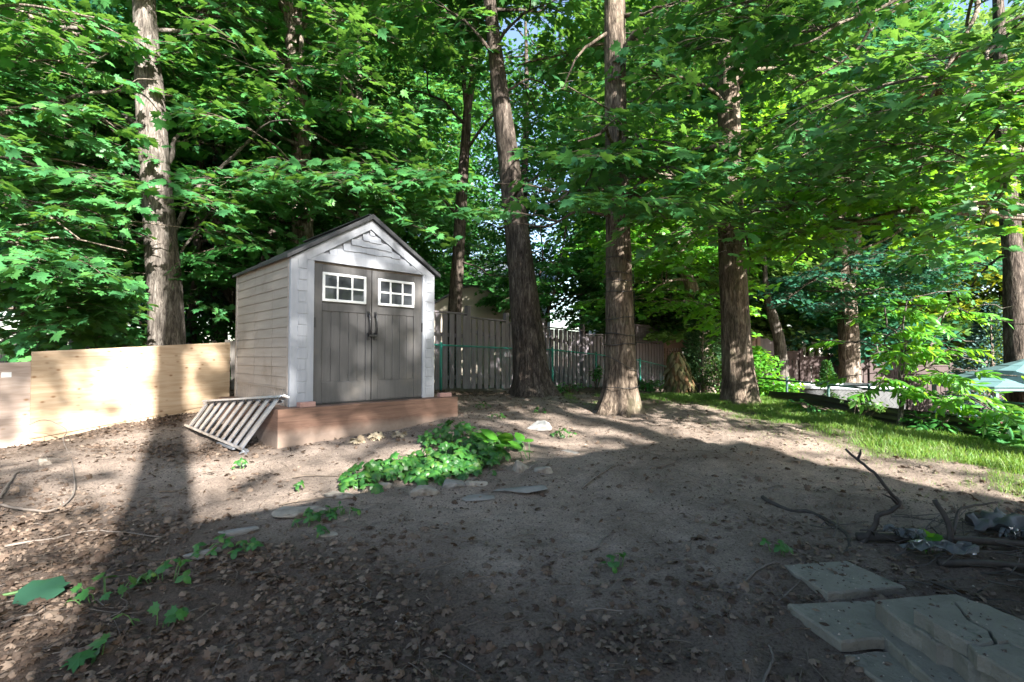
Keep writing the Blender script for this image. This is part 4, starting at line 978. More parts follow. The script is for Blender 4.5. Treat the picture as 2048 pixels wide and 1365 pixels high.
# T4: the tree wound with wire
t4 = path([(1240, 818), (1240, 720), (1238, 600), (1236, 450), (1233, 300), (1231, 170), (1230, 40), (1229, -120), (1228, -380)], 8.1)
t = Tree('maple_tree', 'straight furrowed maple wound with wire, roots spreading, in mid yard', t4, [.245, .225, .215, .2, .182, .17, .165, .14, .07], 'bark_brown', 'leaf', 109, flare=.85, depth=.06, sides=60, step=.045, freq=20, zs=1.2, lobes=6)
t.limb(L((1240, 400, 8.1), (1290, 360, 7.6), (1330, 345, 7.2), (1390, 370, 6.8)), .035, start=.35, sec=2, size=(.75, 1.0))
t.limb(L((1236, 410, 8.1), (1190, 370, 7.4), (1130, 385, 7.0), (1060, 410, 6.8)), .035, start=.4, sec=2, size=(.75, 1.0))
t.limb(L((1240, 420, 8.1), (1260, 390, 7.3), (1280, 400, 6.7), (1290, 430, 6.4)), .03, start=.4, sec=1, size=(.7, .95))
t.limb(L((1234, 300, 8.1), (1250, 255, 7.4), (1270, 265, 7.0), (1290, 300, 6.7)), .03, start=.35, sec=1, size=(.6, .9))
t.limb(L((1234, 310, 8.1), (1210, 262, 7.4), (1180, 270, 7.0), (1140, 285, 6.8)), .03, start=.35, sec=1, size=(.6, .85))
t.limb(L((1236, 430, 8.1), (1160, 420, 7.6), (1090, 440, 7.5), (1020, 440, 7.6)), .03, start=.5, sec=1, size=(.7, .9))
t.wood(L((1238, 110, 8.1), (1252, 98, 8.0), (1270, 66, 7.8), (1290, 58, 7.7), (1310, 60, 7.6), (1335, 72, 7.5)), .07, .045)
t.limb(L((1335, 72, 7.5), (1370, 85, 7.4), (1420, 70, 7.2), (1480, 40, 7)), .05, start=.2, sec=2)
t.limb(L((1228, 60, 8.1), (1190, 85, 8.0), (1155, 100, 7.9), (1140, 130, 7.8), (1120, 165, 7.8)), .03, start=.75, sec=0, spacing=.6)
t.limb(L((1232, 30, 8.1), (1270, 25, 7.7), (1300, 5, 7.4)), .04, start=.5, sec=1)
t.auto(4, 8.4, 11.5, (2, 3.2), az=(.4, 2.4)); NEAR.append(t)
mb = MB(); rr = lambda z: float(np.interp(z, [.6, .95, 1.3, 2.0, 3.2], [.42, .31, .26, .242, .225])) + .012
wp = []
for y0, y1 in ((516, 528), (548, 552), (562, 566), (587, 585), (640, 636), (668, 672), (690, 689), (712, 745), (775, 772)):
    c = at(1240, (y0 + y1) / 2, 8.1); c.x = float(np.interp(c.z, [q.z for q in t4], [q.x for q in t4])); tl = (y1 - y0) / FPX * 8.1 / 2 / .22
    wp += [(c.x + rr(c.z) * math.cos(a), c.y + rr(c.z) * math.sin(a), c.z - math.cos(a) * .22 * tl + .012 * math.sin(3 * a + y0)) for a in np.linspace(.05, 2 * math.pi - .05, 40)]
mb.tube(wp, .006, 5)
tag(centre(put('wire_coil', mb, M['black'])), 'thin dark wire wound in loops around the furrowed maple trunk', 'wire')
# T5
t = Tree('maple_tree', 'stout furrowed maple lit from the right at the grass edge', path([(1480, 806), (1474, 700), (1468, 580), (1463, 460), (1460, 330), (1457, 200), (1453, 110), (1448, -60), (1442, -300)], 8.9), [.285, .25, .23, .21, .19, .185, .17, .12, .06], 'bark_brown', 'leaf', 110, flare=.3, depth=.06, sides=60, step=.045, freq=18, zs=1.0)
t.limb(L((1470, 170, 8.9), (1500, 150, 8.6), (1540, 130, 8.2)), .06, start=.5, sec=2)
t.limb(L((1462, 300, 8.9), (1540, 285, 8.6), (1640, 275, 8.2), (1740, 260, 7.6)), .05, start=.3, sec=3)
t.limb(L((1462, 290, 8.9), (1400, 290, 8.3), (1340, 280, 7.9), (1300, 300, 7.6)), .04, start=.4, sec=2)
t.limb(L((1465, 420, 8.9), (1420, 370, 8.6), (1370, 360, 8.2), (1330, 330, 8)), .04, start=.3, sec=2)
t.limb(L((1465, 430, 8.9), (1520, 420, 8.2), (1580, 440, 7.8), (1640, 490, 7.6)), .04, start=.3, sec=2, size=(.8, 1.1))
t.limb(L((1466, 450, 8.9), (1480, 440, 8.0), (1500, 470, 7.5), (1520, 530, 7.3)), .035, start=.4, sec=2)
t.limb(L((1462, 360, 8.9), (1560, 360, 8.2), (1680, 360, 7.8), (1800, 400, 7.5)), .05, start=.3, sec=3)
t.limb(L((1460, 240, 8.9), (1420, 180, 8.6), (1360, 160, 8.2), (1300, 170, 8)), .04, sec=2)
t.auto(8, 6.5, 12, (2.2, 4.0), az=(.4, 3.6)); NEAR.append(t)
# bright bough tree to the right, base out of frame
t = Tree('maple_tree', 'bright leaved maple reaching in from the right over the lawn', [(10.6, 7.6, -.6), (10.5, 7.6, 3), (10.3, 7.5, 6), (10, 7.4, 9), (9.8, 7.3, 11)], [.28, .25, .2, .14, .06], 'bark_mid', 'leaf_bright', 111, flare=.3)
for q in ([(2040, 300, 8), (1930, 330, 7.8), (1850, 370, 7.4), (1780, 400, 7.2)], [(2000, 420, 8), (1880, 370, 7.6), (1760, 390, 7.4), (1660, 430, 7.2)], [(1900, 420, 7.6), (1760, 430, 7.4), (1640, 480, 7.2), (1580, 540, 7.2)], [(1900, 400, 7.4), (1800, 440, 7.2), (1700, 500, 7.1)], [(2048, 380, 7.2), (1960, 420, 7), (1930, 480, 6.8)]):
    b = t.trunk_at(at(*q[0]).z - .3); t.limb([b] + L(*q), .045, start=.4, sec=2, size=(.7, 1.0))
NEAR.append(t)
# near boughs overhead right
t = Tree('maple_tree', 'maple hanging dark near boughs and brown seed clusters into the top right', [(7.2, 3.0, -.1), (7.15, 3.0, 3), (7.0, 3.1, 6), (6.8, 3.2, 9), (6.6, 3.3, 11)], [.26, .23, .19, .13, .06], 'bark_mid', 'leaf', 112, flare=.3)
for q in ([(2060, -60, 5), (1950, 30, 4.9), (1880, 150, 4.8), (1830, 240, 4.8)], [(2060, 60, 5.4), (1960, 120, 5.2), (1900, 200, 5)], [(2000, -80, 5.4), (1820, -20, 5.4), (1700, 40, 5.4), (1600, 90, 5.4)], [(2080, 160, 5.6), (2010, 230, 5.4), (1950, 300, 5.4)], [(2080, 300, 5.6), (2020, 380, 5.4), (1990, 440, 5.2)], [(1900, -100, 6), (1640, -40, 6), (1480, 10, 6), (1380, 40, 6.2)], [(1850, -20, 6.4), (1700, 100, 6.4), (1560, 180, 6.6)]):
    b = t.trunk_at(min(10.5, at(*q[0]).z - .3)); t.limb([b] + L(*q), .035, start=.4, sec=2, size=(.65, .95))
NEAR.append(t); TSEED = t
# distant right trees
t = Tree('maple_tree', 'forked grey maple beyond the plank fence with blue green leaves', path([(1700, 745), (1697, 680), (1692, 600), (1684, 540), (1676, 450), (1672, 330), (1668, 150)], 16.0), [.33, .29, .28, .2, .17, .13, .06], 'bark_mid', 'leaf_blue', 113, flare=.2)
t.wood(L((1692, 610, 16), (1704, 550, 15.9), (1713, 480, 15.8), (1722, 380, 15.8), (1730, 250, 16)), .17, .08)
t.limb(L((1692, 590, 16), (1650, 560, 15), (1610, 570, 14), (1580, 600, 13.6)), .06, sec=3)
t.limb(L((1694, 600, 16), (1730, 590, 15.2), (1770, 600, 14.6)), .06, sec=3)
t.limb(L((1690, 620, 16), (1680, 590, 15), (1680, 610, 14.2)), .05, sec=3)
t.auto(18, 3.2, 11, (2.4, 4.4)); NEAR.append(t)
t = Tree('maple_tree', 'tall dark straight trunk near the right edge above the turquoise roof', path([(2042, 800), (2032, 640), (2024, 500), (2014, 370), (2006, 240), (1998, 60), (1990, -140)], 11.2), [.24, .205, .18, .16, .14, .11, .06], 'bark_dark', 'leaf_deep', 114, flare=.2)
t.limb(L((2016, 390, 11.2), (1990, 350, 11), (1960, 330, 10.8), (1930, 330, 10.6)), .05, start=.6, sec=1)
t.limb(L((2024, 500, 11.2), (1985, 530, 11.4), (1950, 570, 11.6)), .04, start=.5, sec=2)
t.auto(6, 6.4, 11, (1.6, 2.8)); NEAR.append(t)
t = Tree('maple_tree', 'small pale leaning trunk standing before the plank fence behind the bright shrub', path([(1568, 760), (1560, 690), (1548, 640), (1534, 590), (1528, 520), (1524, 420)], 14.2), [.19, .15, .13, .09, .06, .03], 'bark_grey', 'leaf_deep', 115, flare=.2)
t.auto(6, 3.8, 6.5, (1.2, 2.0), az=(1, 4)); NEAR.append(t)
t = Tree('maple_tree', 'curving trunk with sunlit pale leaves between the wire wound tree and the stout maple', path([(1424, 800), (1410, 700), (1396, 620), (1382, 570), (1366, 535), (1362, 470), (1366, 360)], 13.0), [.19, .18, .165, .16, .13, .10, .04], 'bark_mid', 'leaf_bright', 116, flare=.2)
for q in ([(1380, 560, 13), (1330, 560, 12.4), (1290, 580, 12)], [(1370, 540, 13), (1320, 510, 12.6), (1280, 520, 12.4)], [(1390, 590, 13), (1410, 600, 12.2), (1420, 640, 11.8)], [(1368, 520, 13), (1400, 500, 12.2), (1430, 520, 11.8)], [(1385, 600, 13), (1350, 610, 12.4), (1320, 600, 12)], [(1366, 500, 13), (1340, 470, 12.4), (1290, 480, 12)]):
    t.limb(L(*q), .04, sec=2)
t.auto(8, 4.3, 7, (1.4, 2.6)); NEAR.append(t)
# small viburnum like tree behind the board fence
t = Tree('small_tree', 'small dark leaved tree with thin forked stems behind the board fence', path([(1085, 690), (1092, 640), (1110, 580), (1125, 500), (1135, 430)], 16.4), [.07, .06, .05, .035, .02], 'bark_dark', 'leaf_deep', 117, flare=0)
t.wood(L((1090, 640, 16.4), (1072, 590, 16.2), (1085, 520, 16), (1080, 450, 16)), .05, .02)
for q in ([(1090, 640, 16.4), (1050, 610, 15.8), (1010, 600, 15.4)], [(1100, 620, 16.4), (1140, 590, 16), (1190, 580, 15.8)], [(1085, 600, 16), (1050, 560, 15.6), (1020, 560, 15.2)], [(1110, 580, 16.4), (1150, 550, 16), (1190, 540, 15.8)], [(1085, 540, 16), (1060, 500, 15.8), (1030, 500, 15.6)], [(1120, 520, 16.4), (1150, 490, 16), (1190, 480, 15.8)], [(1110, 640, 16.4), (1150, 640, 16), (1180, 630, 15.6)], [(1090, 560, 16.2), (1100, 530, 15.4), (1110, 560, 15)]):
    t.limb(L(*q), .025, spacing=.35, start=.2, sec=2, size=(.6, .9))
NEAR.append(t)

NT = {'102': MAPLE}
for i, t in enumerate(NEAR):
    Y = t.path[0][1]
    if i in (0, 1, 2, 7, 8, 9, 10, 11): t.build(MAPLE, keep={8: .5, 9: .42, 10: .42, 11: .42, 2: .5, 1: .5}.get(i, .6), leafscale={10: 1.15, 11: 1.05, 9: 1.2}.get(i, 1.36))
    elif Y < 12.5: t.build(STAR)
    else: t.build(STAR, leafscale=.95)
# brown seed clusters on the near right boughs
M['seed'] = surf('dry_maple_seeds', (.14, .06, .025), (.30, .15, .07), 30, .8, .3)
random.seed(8); srng = np.random.default_rng(5)
for px, py, d in ((1936, 85, 4.9), (1838, 195, 4.8), (1873, 190, 4.9), (1884, 165, 5.0), (1935, 165, 5.1), (1862, 160, 4.9), (1905, 115, 4.8)):
    c = at(px, py, d); n_ = 16; P = np.array(c) + srng.normal(0, .028, (n_, 3)) * [1, 1, 1.4]; A = srng.normal(0, .5, (n_, 3)) - [0, 0, 1.2]; N = srng.normal(0, 1, (n_, 3))
    v, f = leaf_geo(P, A, N, srng.uniform(.04, .075, n_), OVAL); np_mesh('seed_cluster', v, f, M['seed'], TSEED.root)

# wood behind: a few kinds of crown, copied
def far_tree(seed, leaf, h, low, n=46, ln=(2.4, 4.8), keep=1.0):
    t = Tree('broadleaf_tree', 'x', [(0, 0, -1), (.1, 0, h * .35), (-.1, .1, h * .7), (0, 0, h)], [.28, .22, .15, .04], 'bark_dark', leaf, seed, sides=14, step=.3)
    t.auto(n, low, h * .97, ln, rise=(.0, .5), spacing=.62, size=(1.1, 1.6), sec=2, droop=.25); return t.build(KITE, far=True, leafscale=1.25, keep=keep)
def copy_tree(o, parent=None):
    c = o.copy(); COL.objects.link(c); c.parent = parent
    for ch in [q for q in bpy.data.objects if q.parent == o]: copy_tree(ch, c)
    return c
protos = [far_tree(201, 'leaf_deep', 17, 1.6), far_tree(202, 'leaf', 19, 2.4), far_tree(203, 'leaf_pale', 15, 1.0), far_tree(204, 'leaf_blue', 16, 1.4), far_tree(205, 'leaf_yellow', 12, 1.5, 30), far_tree(206, 'leaf_deep', 20, 3.5, 30, keep=.5)]
FAR = [  # prototype, pixel column, depth, scale, label
    (0, -160, 15, 1), (1, -330, 12, .9), (0, 60, 17, 1.0), (3, 190, 15.5, .95), (0, 300, 19, 1.05), (1, 440, 17.5, 1.0), (0, 560, 20, 1.05), (1, 660, 19, 1.0), (0, 750, 21, .95), (1, 120, 24, 1.1), (0, 480, 26, 1.2),
    (1, 1310, 27, .8), (0, 1330, 22, .95), (1, 1440, 18, .95), (2, 1385, 19, .8), (0, 1540, 19.5, 1.0), (3, 1620, 21, 1.0), (2, 1775, 21.5, .95), (2, 1930, 24, 1.0), (4, 1905, 20, .85), (2, 2010, 21, .9), (2, 2100, 23, 1.0), (1, 1720, 27, 1.1), (2, 1560, 30, 1.1), (2, 1010, 48, .7), (2, 880, 40, .9), (5, 1050, 26, .95), (5, 1170, 30, .95), (5, 930, 30, .9), (5, 830, 27, .8), (5, 2060, 26, .9)]
FLAB = {0: ('dense deep green maple in the wood behind the fences', 'deep green trees of the wood'), 1: ('tall mid green maple in the wood behind the fences', 'mid green trees of the wood'), 2: ('pale sunlit tree far beyond the fences', 'pale trees beyond the fences'), 3: ('blue green tree in the wood behind the fences', 'blue green trees of the wood'), 5: ('thin open crowned tree letting the sky through', 'open crowned far trees'), 4: ('tree with yellowing leaves beyond the plank fence on the right', None)}
seen = set(); frng = random.Random(2)
for pi, px, Y, s_ in FAR:
    src = protos[pi]; o = src if pi not in seen else copy_tree(src); seen.add(pi)
    p = at(px, 700, Y); o.location = (p.x, Y, float(G(p.x, Y)) - .3); o.rotation_euler = (0, 0, frng.uniform(0, 6.28)); o.scale = (s_, s_, s_ * frng.uniform(.92, 1.08))
    lb, gr = FLAB[pi]; o['label'] = lb
    if gr: o['group'] = gr
    elif 'group' in o: del o['group']

# trees and house side behind the photographer: they throw the foreground shade
def back_tree(p, s_, h, low, seed, label, n=34, ln=(1.6, 3.0), rad=.28, keep=1.0):
    q = spz(p, s_); z = float(G(q.x, q.y))
    t = Tree('maple_tree', label, [(q.x, q.y, z), (q.x + .1, q.y, z + h * .3), (q.x, q.y + .1, z + h * .7), (q.x, q.y, z + h)], [rad, rad * .85, rad * .6, .05], 'bark_mid', 'leaf', seed, flare=.3, sides=20, step=.2)
    t.auto(n, low, h * .96, ln, spacing=.6, size=(1.0, 1.5), sec=2); return t.build(KITE, far=True, leafscale=1.2, keep=keep)
back_tree(-.25, -3.6, 15, 10.5, 301, 'tall straight maple standing just behind the photographer', 6, (.8, 1.6), .30, .35)
back_tree(2.5, -10.8, 13.9, 11.1, 302, 'maple rising over the roof of the brick house', 11, (.3, .9), keep=.6)
back_tree(5.0, -12.5, 20, 14.2, 303, 'tallest maple beside the brick house', 8, (.9, 1.8), keep=.36)
back_tree(-3.9, -8.0, 12, 7.5, 304, 'round maple left of the brick house behind the photographer', 9, (.9, 1.8), keep=.5)
back_tree(1.4, -9.3, 9.0, 8.0, 305, 'unseen small maple added to soften the shade edge of the roof ridge', 5, (.8, 1.8), keep=.28)  # added leaf fringe, blurs the ridge's shade edge
back_tree(4.9, -9.0, 9.0, 7.8, 306, 'unseen small maple added to soften the shade edge of the right gable', 3, (.5, 1.0), keep=.22)  # added sparse crown, breaks up the gable's hard shade edge

# ------------------------------------------------------------------ small plants
M['creeper'] = leafmat('creeper_leaf', [(.016, .072, .016), (.026, .105, .02), (.043, .145, .023), (.02, .085, .02), (.018, .075, .018), (.07, .15, .024)], rough=.42, trans=.25)
M['hosta'] = leafmat('broad_leaf', [(.05, .20, .025), (.09, .27, .03)], rough=.35, trans=.3)
M['stem'] = plain('green_stem', (.05, .12, .03), .6)
prng = np.random.default_rng(77)
def palmate(P, N, S, rng, k=5):
    """k leaflets radiating from each point"""
    n = len(P); N = unit(N); ref = rng.normal(0, 1, (n, 3)); U = unit(np.cross(N, ref)); W = np.cross(N, U); out = []
    for j in range(k):
        a = -1.9 + 3.8 * j / (k - 1) if k > 1 else 0
        A = U * math.cos(a) + W * math.sin(a) - N * .25
        out.append((P, A, N + rng.normal(0, .12, (n, 3)), S * (1 - .09 * abs(j - (k - 1) / 2) ** 1.3)))
    return tuple(np.concatenate(x) for x in zip(*out))
def plant_mass(name, label, spots, mat, tmpl, k, size, hgt, seed, cat='plant', group=None, up=.5):
    """spots: (x, y, radius, number of leaves, height)"""
    rng = np.random.default_rng(seed); PP, NN, SS, TV, TF = [], [], [], [], []; off = 0
    x0, y0 = spots[0][:2]; o = thing(name, label, cat, (x0, y0, gz(x0, y0)), 0, group)
    for (x, y, r, n, h) in spots:
        a = rng.uniform(0, 6.283, n); q = np.sqrt(rng.random(n)) * r; X = x + q * np.cos(a); Y = y + q * np.sin(a) * .8
        Z = H(X, Y) + h * (1 - (q / r) ** 2 * .75) * rng.uniform(.45, 1.05, n) + .02
        PP.append(np.stack([X, Y, Z], 1)); d = np.stack([np.cos(a) * .5, np.sin(a) * .5 - .35, np.full(n, 1.)], 1); NN.append(d + rng.normal(0, up * .6, (n, 3))); SS.append(size * rng.uniform(.6, 1.25, n))
        for i in range(n):
            if rng.random() < .6:
                b = np.array([x + (X[i] - x) * .6, y + (Y[i] - y) * .6, 0]); b[2] = gz(b[0], b[1]) - .01
                v, f = tri_tube([b, (b + PP[-1][i]) / 2 + [0, 0, .02], PP[-1][i]], .004, .002); TV.append(v); TF.append(f + off); off += len(v)
    P, N, S = np.concatenate(PP), np.concatenate(NN), np.concatenate(SS)
    if k > 1: P, A, N, S = palmate(P, N, S, rng, k)
    else:
        a = rng.uniform(0, 6.283, len(P)); A = np.stack([np.cos(a), np.sin(a), np.full(len(P), -.25)], 1)
    v, f = leaf_geo(P, A, N, S, tmpl); np_mesh('foliage', v, f, M[mat], o)
    if TV: np_mesh('stem', np.concatenate(TV), np.concatenate(TF), M['stem'], o)
    return o
def S_(px, py, r, n, h): p = gnd(px, py); return (p.x, p.y, r, n, h)
plant_mass('creeper_patch', 'large glossy green creeper patch with five part leaves in front of the platform', [S_(880, 940, .42, 130, .24), S_(800, 950, .36, 80, .18), S_(940, 925, .4, 120, .24), S_(905, 890, .4, 100, .25), S_(985, 900, .36, 70, .18), S_(745, 962, .3, 44, .13), S_(870, 958, .3, 60, .14), S_(950, 945, .28, 54, .13), S_(720, 985, .2, 20, .08)], 'creeper', OVAL, 5, .072, .25, 401, 'creeper')
# broad upright leaves
def broad(name, label, px, py, n, ln, seed, mat='hosta', spread=.12, tmpl=OVAL):
    rng = np.random.default_rng(seed); p = gnd(px, py); o = thing(name, label, 'plant', p)
    for i in range(n):
        a = rng.uniform(0, 6.283); b = np.array([p.x, p.y, p.z]) + np.array([math.cos(a), math.sin(a), 0]) * spread * rng.uniform(.1, 1); b[2] = gz(b[0], b[1])
        tip = b + np.array([math.cos(a) * .06, math.sin(a) * .06 - .02, ln * rng.uniform(.5, .9)])
        v, f = tri_tube([b, (b + tip) / 2, tip], .005, .004); np_mesh('stem', v, f, M['stem'], o)
        A = np.array([[math.cos(a) * .8, math.sin(a) * .8, rng.uniform(.1, .7)]]); N = np.array([[-math.cos(a) * .3, -math.sin(a) * .3 - .45, .8]])
        v, f = leaf_geo(tip[None], A, N, np.array([ln * rng.uniform(.7, 1.1)]), tmpl); np_mesh('leaf', v, f, M[mat], o)
broad('broad_leaf_plant', 'broad upright bright leaves at the right end of the creeper patch', 1012, 912, 7, .24, 1)
broad('broad_leaf_plant', 'smaller broad leaf plant standing free right of the creeper patch', 1060, 922, 5, .20, 2)
seeds = [(505, 1108, 'two leafy seedlings on the litter below the small flat stone', .13, 9), (420, 1110, 'seedling tuft beside the grey flat stone at lower left', .13, 9), (330, 1165, 'creeping seedling at the upper right of the lower left group', .16, 12), (215, 1200, 'cluster of round leaf seedlings at lower left near the fallen big leaf', .20, 12), (310, 1240, 'shaded round leaf seedlings right of the lower left cluster', .16, 8),
         (190, 1310, 'lone lobed seedling leaf near the bottom left', .07, 3), (690, 1035, 'seedling just below the creeper patch', .12, 12), (615, 1050, 'seedling at the foot of the pale flat stone', .10, 9), (655, 1042, 'small seedling between pale flat stone and creeper', .08, 6), (600, 985, 'tiny seedling left of the creeper patch', .05, 4),
         (965, 815, 'seedling tuft right of the platform end', .14, 12), (1080, 825, 'small seedling on bare soil before the leaning maple', .10, 8), (995, 840, 'low seedling behind the creeper patch', .14, 10), (1130, 872, 'weeds by the white rock', .16, 14), (1560, 1115, 'shaded seedling behind the concrete pavers', .10, 8), (480, 935, 'tiny seedlings in front of the ladder', .08, 6), (1230, 1130, 'shaded weed on the bare soil in the middle foreground', .08, 5), (640, 1075, 'small seedling on the litter left of bare soil', .06, 5)]
for i, (px, py, lb, r, n) in enumerate(seeds):
    plant_mass('seedling', lb, [S_(px, py, r, n, .07 + r * .25)], 'creeper', MAPLE if i in (3, 4, 5) else OVAL, 1 if i in (3, 4, 5) else 3, .06 if i in (3, 4) else (.10 if i == 5 else .05), .08, 500 + i, group='seedlings on the ground')
# fallen big leaf at the left
p = gnd(78, 1197); o = thing('fallen_leaf', 'big fallen green leaf with torn edge lying at the left edge', 'leaf', p)
out = [(-.12, -.015), (-.09, .06), (-.05, .10), (0, .095), (.05, .11), (.09, .08), (.12, .09), (.11, .04), (.15, .0), (.10, -.04), (.06, -.08), (.02, -.06), (-.03, -.10), (-.09, -.075)]
mb = MB(); mb.sm = True; mb.add([(x * .92, y * .80, .06 + y * .5 - .9 * abs(y) ** 1.5 + .012 * math.sin(x * 45) - .25 * abs(x) ** 1.5) for x, y in [(0, 0)] + out], [(0, 1 + (i + 1) % len(out), 1 + i) for i in range(len(out))])
M['bigleaf'] = leafmat('blue_green_big_leaf', [(.018, .062, .034), (.022, .07, .038)], rough=.4, trans=.15); put('blade', mb, M['bigleaf'], o)
mb = MB(); mb.tube([(-.10, -.01, .045), (-.2, -.03, .03), (-.34, -.035, .014)], [.008, .007, .006], 6); put('stalk', mb, M['stem'], o)

# shrubs by the right hand lawn edge
t = Tree('young_tree', 'young multi stemmed tree with long glossy leaves at the lawn edge on the right', [gnd(1795, 858) - Vector((0, 0, .05))] + L((1803, 815, 6.85), (1806, 790, 6.85)), [.035, .03, .028], 'bark_grey', 'leaf_bright', 601, flare=0, sides=8, step=.1, depth=.02)
LSPR = []
def lance_spray(rng, Lg=.7):
    P, A, N, S = [], [], [], []; k = 10
    for i in range(k):
        u = (i + 1) / k; q = np.array([0, u * Lg, .10 * u - .28 * u * u])
        for s2 in ((-1, 1) if i < k - 1 else (0,)):
            a = s2 * rng.uniform(.6, 1.0); P.append(q); A.append([math.sin(a), math.cos(a), rng.uniform(-1.1, .2)]); N.append(np.array([0, 0, 1]) + rng.normal(0, .55, 3)); S.append(rng.uniform(.10, .19))
    tv, tf = tri_tube([(0, u * Lg, .10 * u - .28 * u * u) for u in np.linspace(0, 1, 6)], .005, .002); return tuple(np.array(x, float) for x in (P, A, N, S)) + (tv, tf)
keepS = SPRAYS; SPRAYS = [lance_spray(prng) for _ in range(6)]
for q in ([(1806, 795, 6.85), (1800, 755, 6.85), (1790, 715, 6.85), (1795, 660, 6.8)], [(1806, 795, 6.85), (1830, 755, 6.8), (1850, 735, 6.7), (1880, 720, 6.6)], [(1850, 735, 6.7), (1860, 690, 6.7), (1870, 640, 6.7), (1875, 610, 6.7)], [(1790, 715, 6.85), (1760, 690, 6.7), (1740, 680, 6.6)], [(1800, 760, 6.85), (1830, 700, 6.7), (1840, 650, 6.6)],
          [(1850, 735, 6.7), (1890, 735, 6.6), (1920, 750, 6.5)], [(1820, 770, 6.85), (1850, 775, 6.6), (1890, 790, 6.4)], [(1800, 770, 6.85), (1770, 750, 6.7), (1750, 760, 6.6)], [(1875, 640, 6.7), (1900, 630, 6.7), (1925, 650, 6.6)], [(1795, 660, 6.8), (1820, 630, 6.75), (1840, 620, 6.7)], [(1800, 720, 6.8), (1830, 710, 6.7), (1860, 720, 6.5)], [(1790, 715, 6.85), (1770, 670, 6.8), (1780, 640, 6.7)], [(1850, 735, 6.7), (1900, 700, 6.6), (1940, 720, 6.5)], [(1860, 690, 6.7), (1900, 680, 6.7), (1930, 690, 6.6)], [(1795, 680, 6.85), (1760, 640, 6.8), (1750, 620, 6.7)]):
    t.limb(L(*q), .012, spacing=.15, start=.1, size=(.45, .75), sec=1, spread=1.2)
t.build(LANCE); SPRAYS = keepS
def bush(name, label, pts, mat, tmpl, n, size, seed, stem=None, cat='bush'):
    """pts: (centre, rx, ry, rz) ellipsoids filled with leaves"""
    rng = np.random.default_rng(seed); c0 = pts[0][0]; o = thing(name, label, cat, (c0[0], c0[1], gz(c0[0], c0[1]))); PP, AA, NN, SS = [], [], [], []
    for c, rx, ry, rz, in pts:
        d = unit(rng.normal(0, 1, (n, 3))); rr_ = rng.random(n) ** .45; P = np.array(c) + d * rr_[:, None] * [rx, ry, rz]
        PP.append(P); a = rng.uniform(0, 6.283, n); AA.append(np.stack([np.cos(a), np.sin(a), rng.uniform(-.9, .1, n)], 1) + d * .6); NN.append(d * .7 + [0, 0, .7] + rng.normal(0, .4, (n, 3))); SS.append(size * rng.uniform(.6, 1.2, n))
    v, f = leaf_geo(*[np.concatenate(x) for x in (PP, AA, NN, SS)], tmpl); np_mesh('foliage', v, f, M[mat], o)
    mb = MB()
    for c, rx, ry, rz in pts:
        for k in range(4):
            e = Vector(c) + Vector((rng.uniform(-rx, rx) * .5, rng.uniform(-ry, ry) * .5, rz * .5)); b = Vector((c0[0] + rng.uniform(-.01, .01), c0[1] + rng.uniform(-.01, .01), gz(c0[0], c0[1]) - .05)); mb.tube([b, (b + e) / 2 + Vector((rng.uniform(-.1, .1), 0, .1)), e], [.018, .012, .005], 5)
    put('stem', mb, M['twig'], o, True); return o
c = at(1520, 735, 10.6); bush('leafy_shrub', 'bright leafy shrub just right of the stout maple trunk', [((c.x, 10.6, c.z), .45, .4, .38), (tuple(at(1560, 775, 10.2)), .45, .4, .25), (tuple(at(1530, 775, 10.4)), .4, .4, .3), (tuple(at(1510, 710, 10.8)), .25, .3, .2)], 'leaf_bright', STAR, 330, .10, 611)
c = at(2025, 855, 5.95); bush('leafy_shrub', 'dark broad leaved shrub at the right edge below the turquoise roof', [(tuple(at(2040, 850, 6.0)), .35, .3, .28), (tuple(at(2010, 880, 5.9)), .3, .3, .18), (tuple(at(2070, 890, 5.7)), .3, .3, .2)], 'leaf', MAPLE, 130, .14, 612)
c = at(1890, 850, 6.6); bush('leafy_shrub', 'dark weeds tumbling over the corrugated wall below the young tree', [(tuple(at(1880, 845, 6.5)), .35, .25, .12), (tuple(at(1840, 840, 6.7)), .3, .2, .15)], 'leaf_deep', LANCE, 60, .12, 613)
bush('leafy_shrub', 'pale twiggy shrub at the foot of the stout maple on its left', [(tuple(at(1440, 770, 11)), .35, .4, .35), (tuple(at(1425, 730, 11.2)), .3, .35, .35)], 'leaf_pale', OVAL, 260, .06, 614)
bush('ground_ivy', 'low dark ivy along the foot of the board fence beside the wire wound tree', [(tuple(at(1300, 770, 13.2)), .75, .3, .14), (tuple(at(1265, 768, 13.6)), .4, .3, .14)], 'leaf', OVAL, 300, .10, 615, cat='ivy')
bush('leafy_shrub', 'weed climbing the chain link between the two middle trees', [(tuple(at(1192, 745, 13.2)), .18, .15, .28)], 'leaf_deep', OVAL, 120, .09, 616)
bush('leafy_shrub', 'low undergrowth at the foot of the chain link behind the leaning maple', [(tuple(at(1140, 772, 11.6)), .6, .2, .10), (tuple(at(1110, 778, 11.0)), .25, .15, .08)], 'leaf', LANCE, 140, .10, 617)
bush('leafy_shrub', 'low weeds along the black corrugated wall near the small cedar', [(tuple(at(1625, 822, 7.9)), .22, .12, .09), (tuple(at(1590, 812, 8.3)), .2, .12, .10), (tuple(at(1665, 828, 7.7)), .15, .1, .07)], 'leaf', STAR, 70, .08, 618)
bush('leafy_shrub', 'pale weeds growing through the dark chain link right of the small cedar', [(tuple(at(1715, 798, 8.0)), .3, .12, .10), (tuple(at(1750, 812, 7.7)), .2, .12, .08)], 'leaf_pale', OVAL, 90, .07, 619)
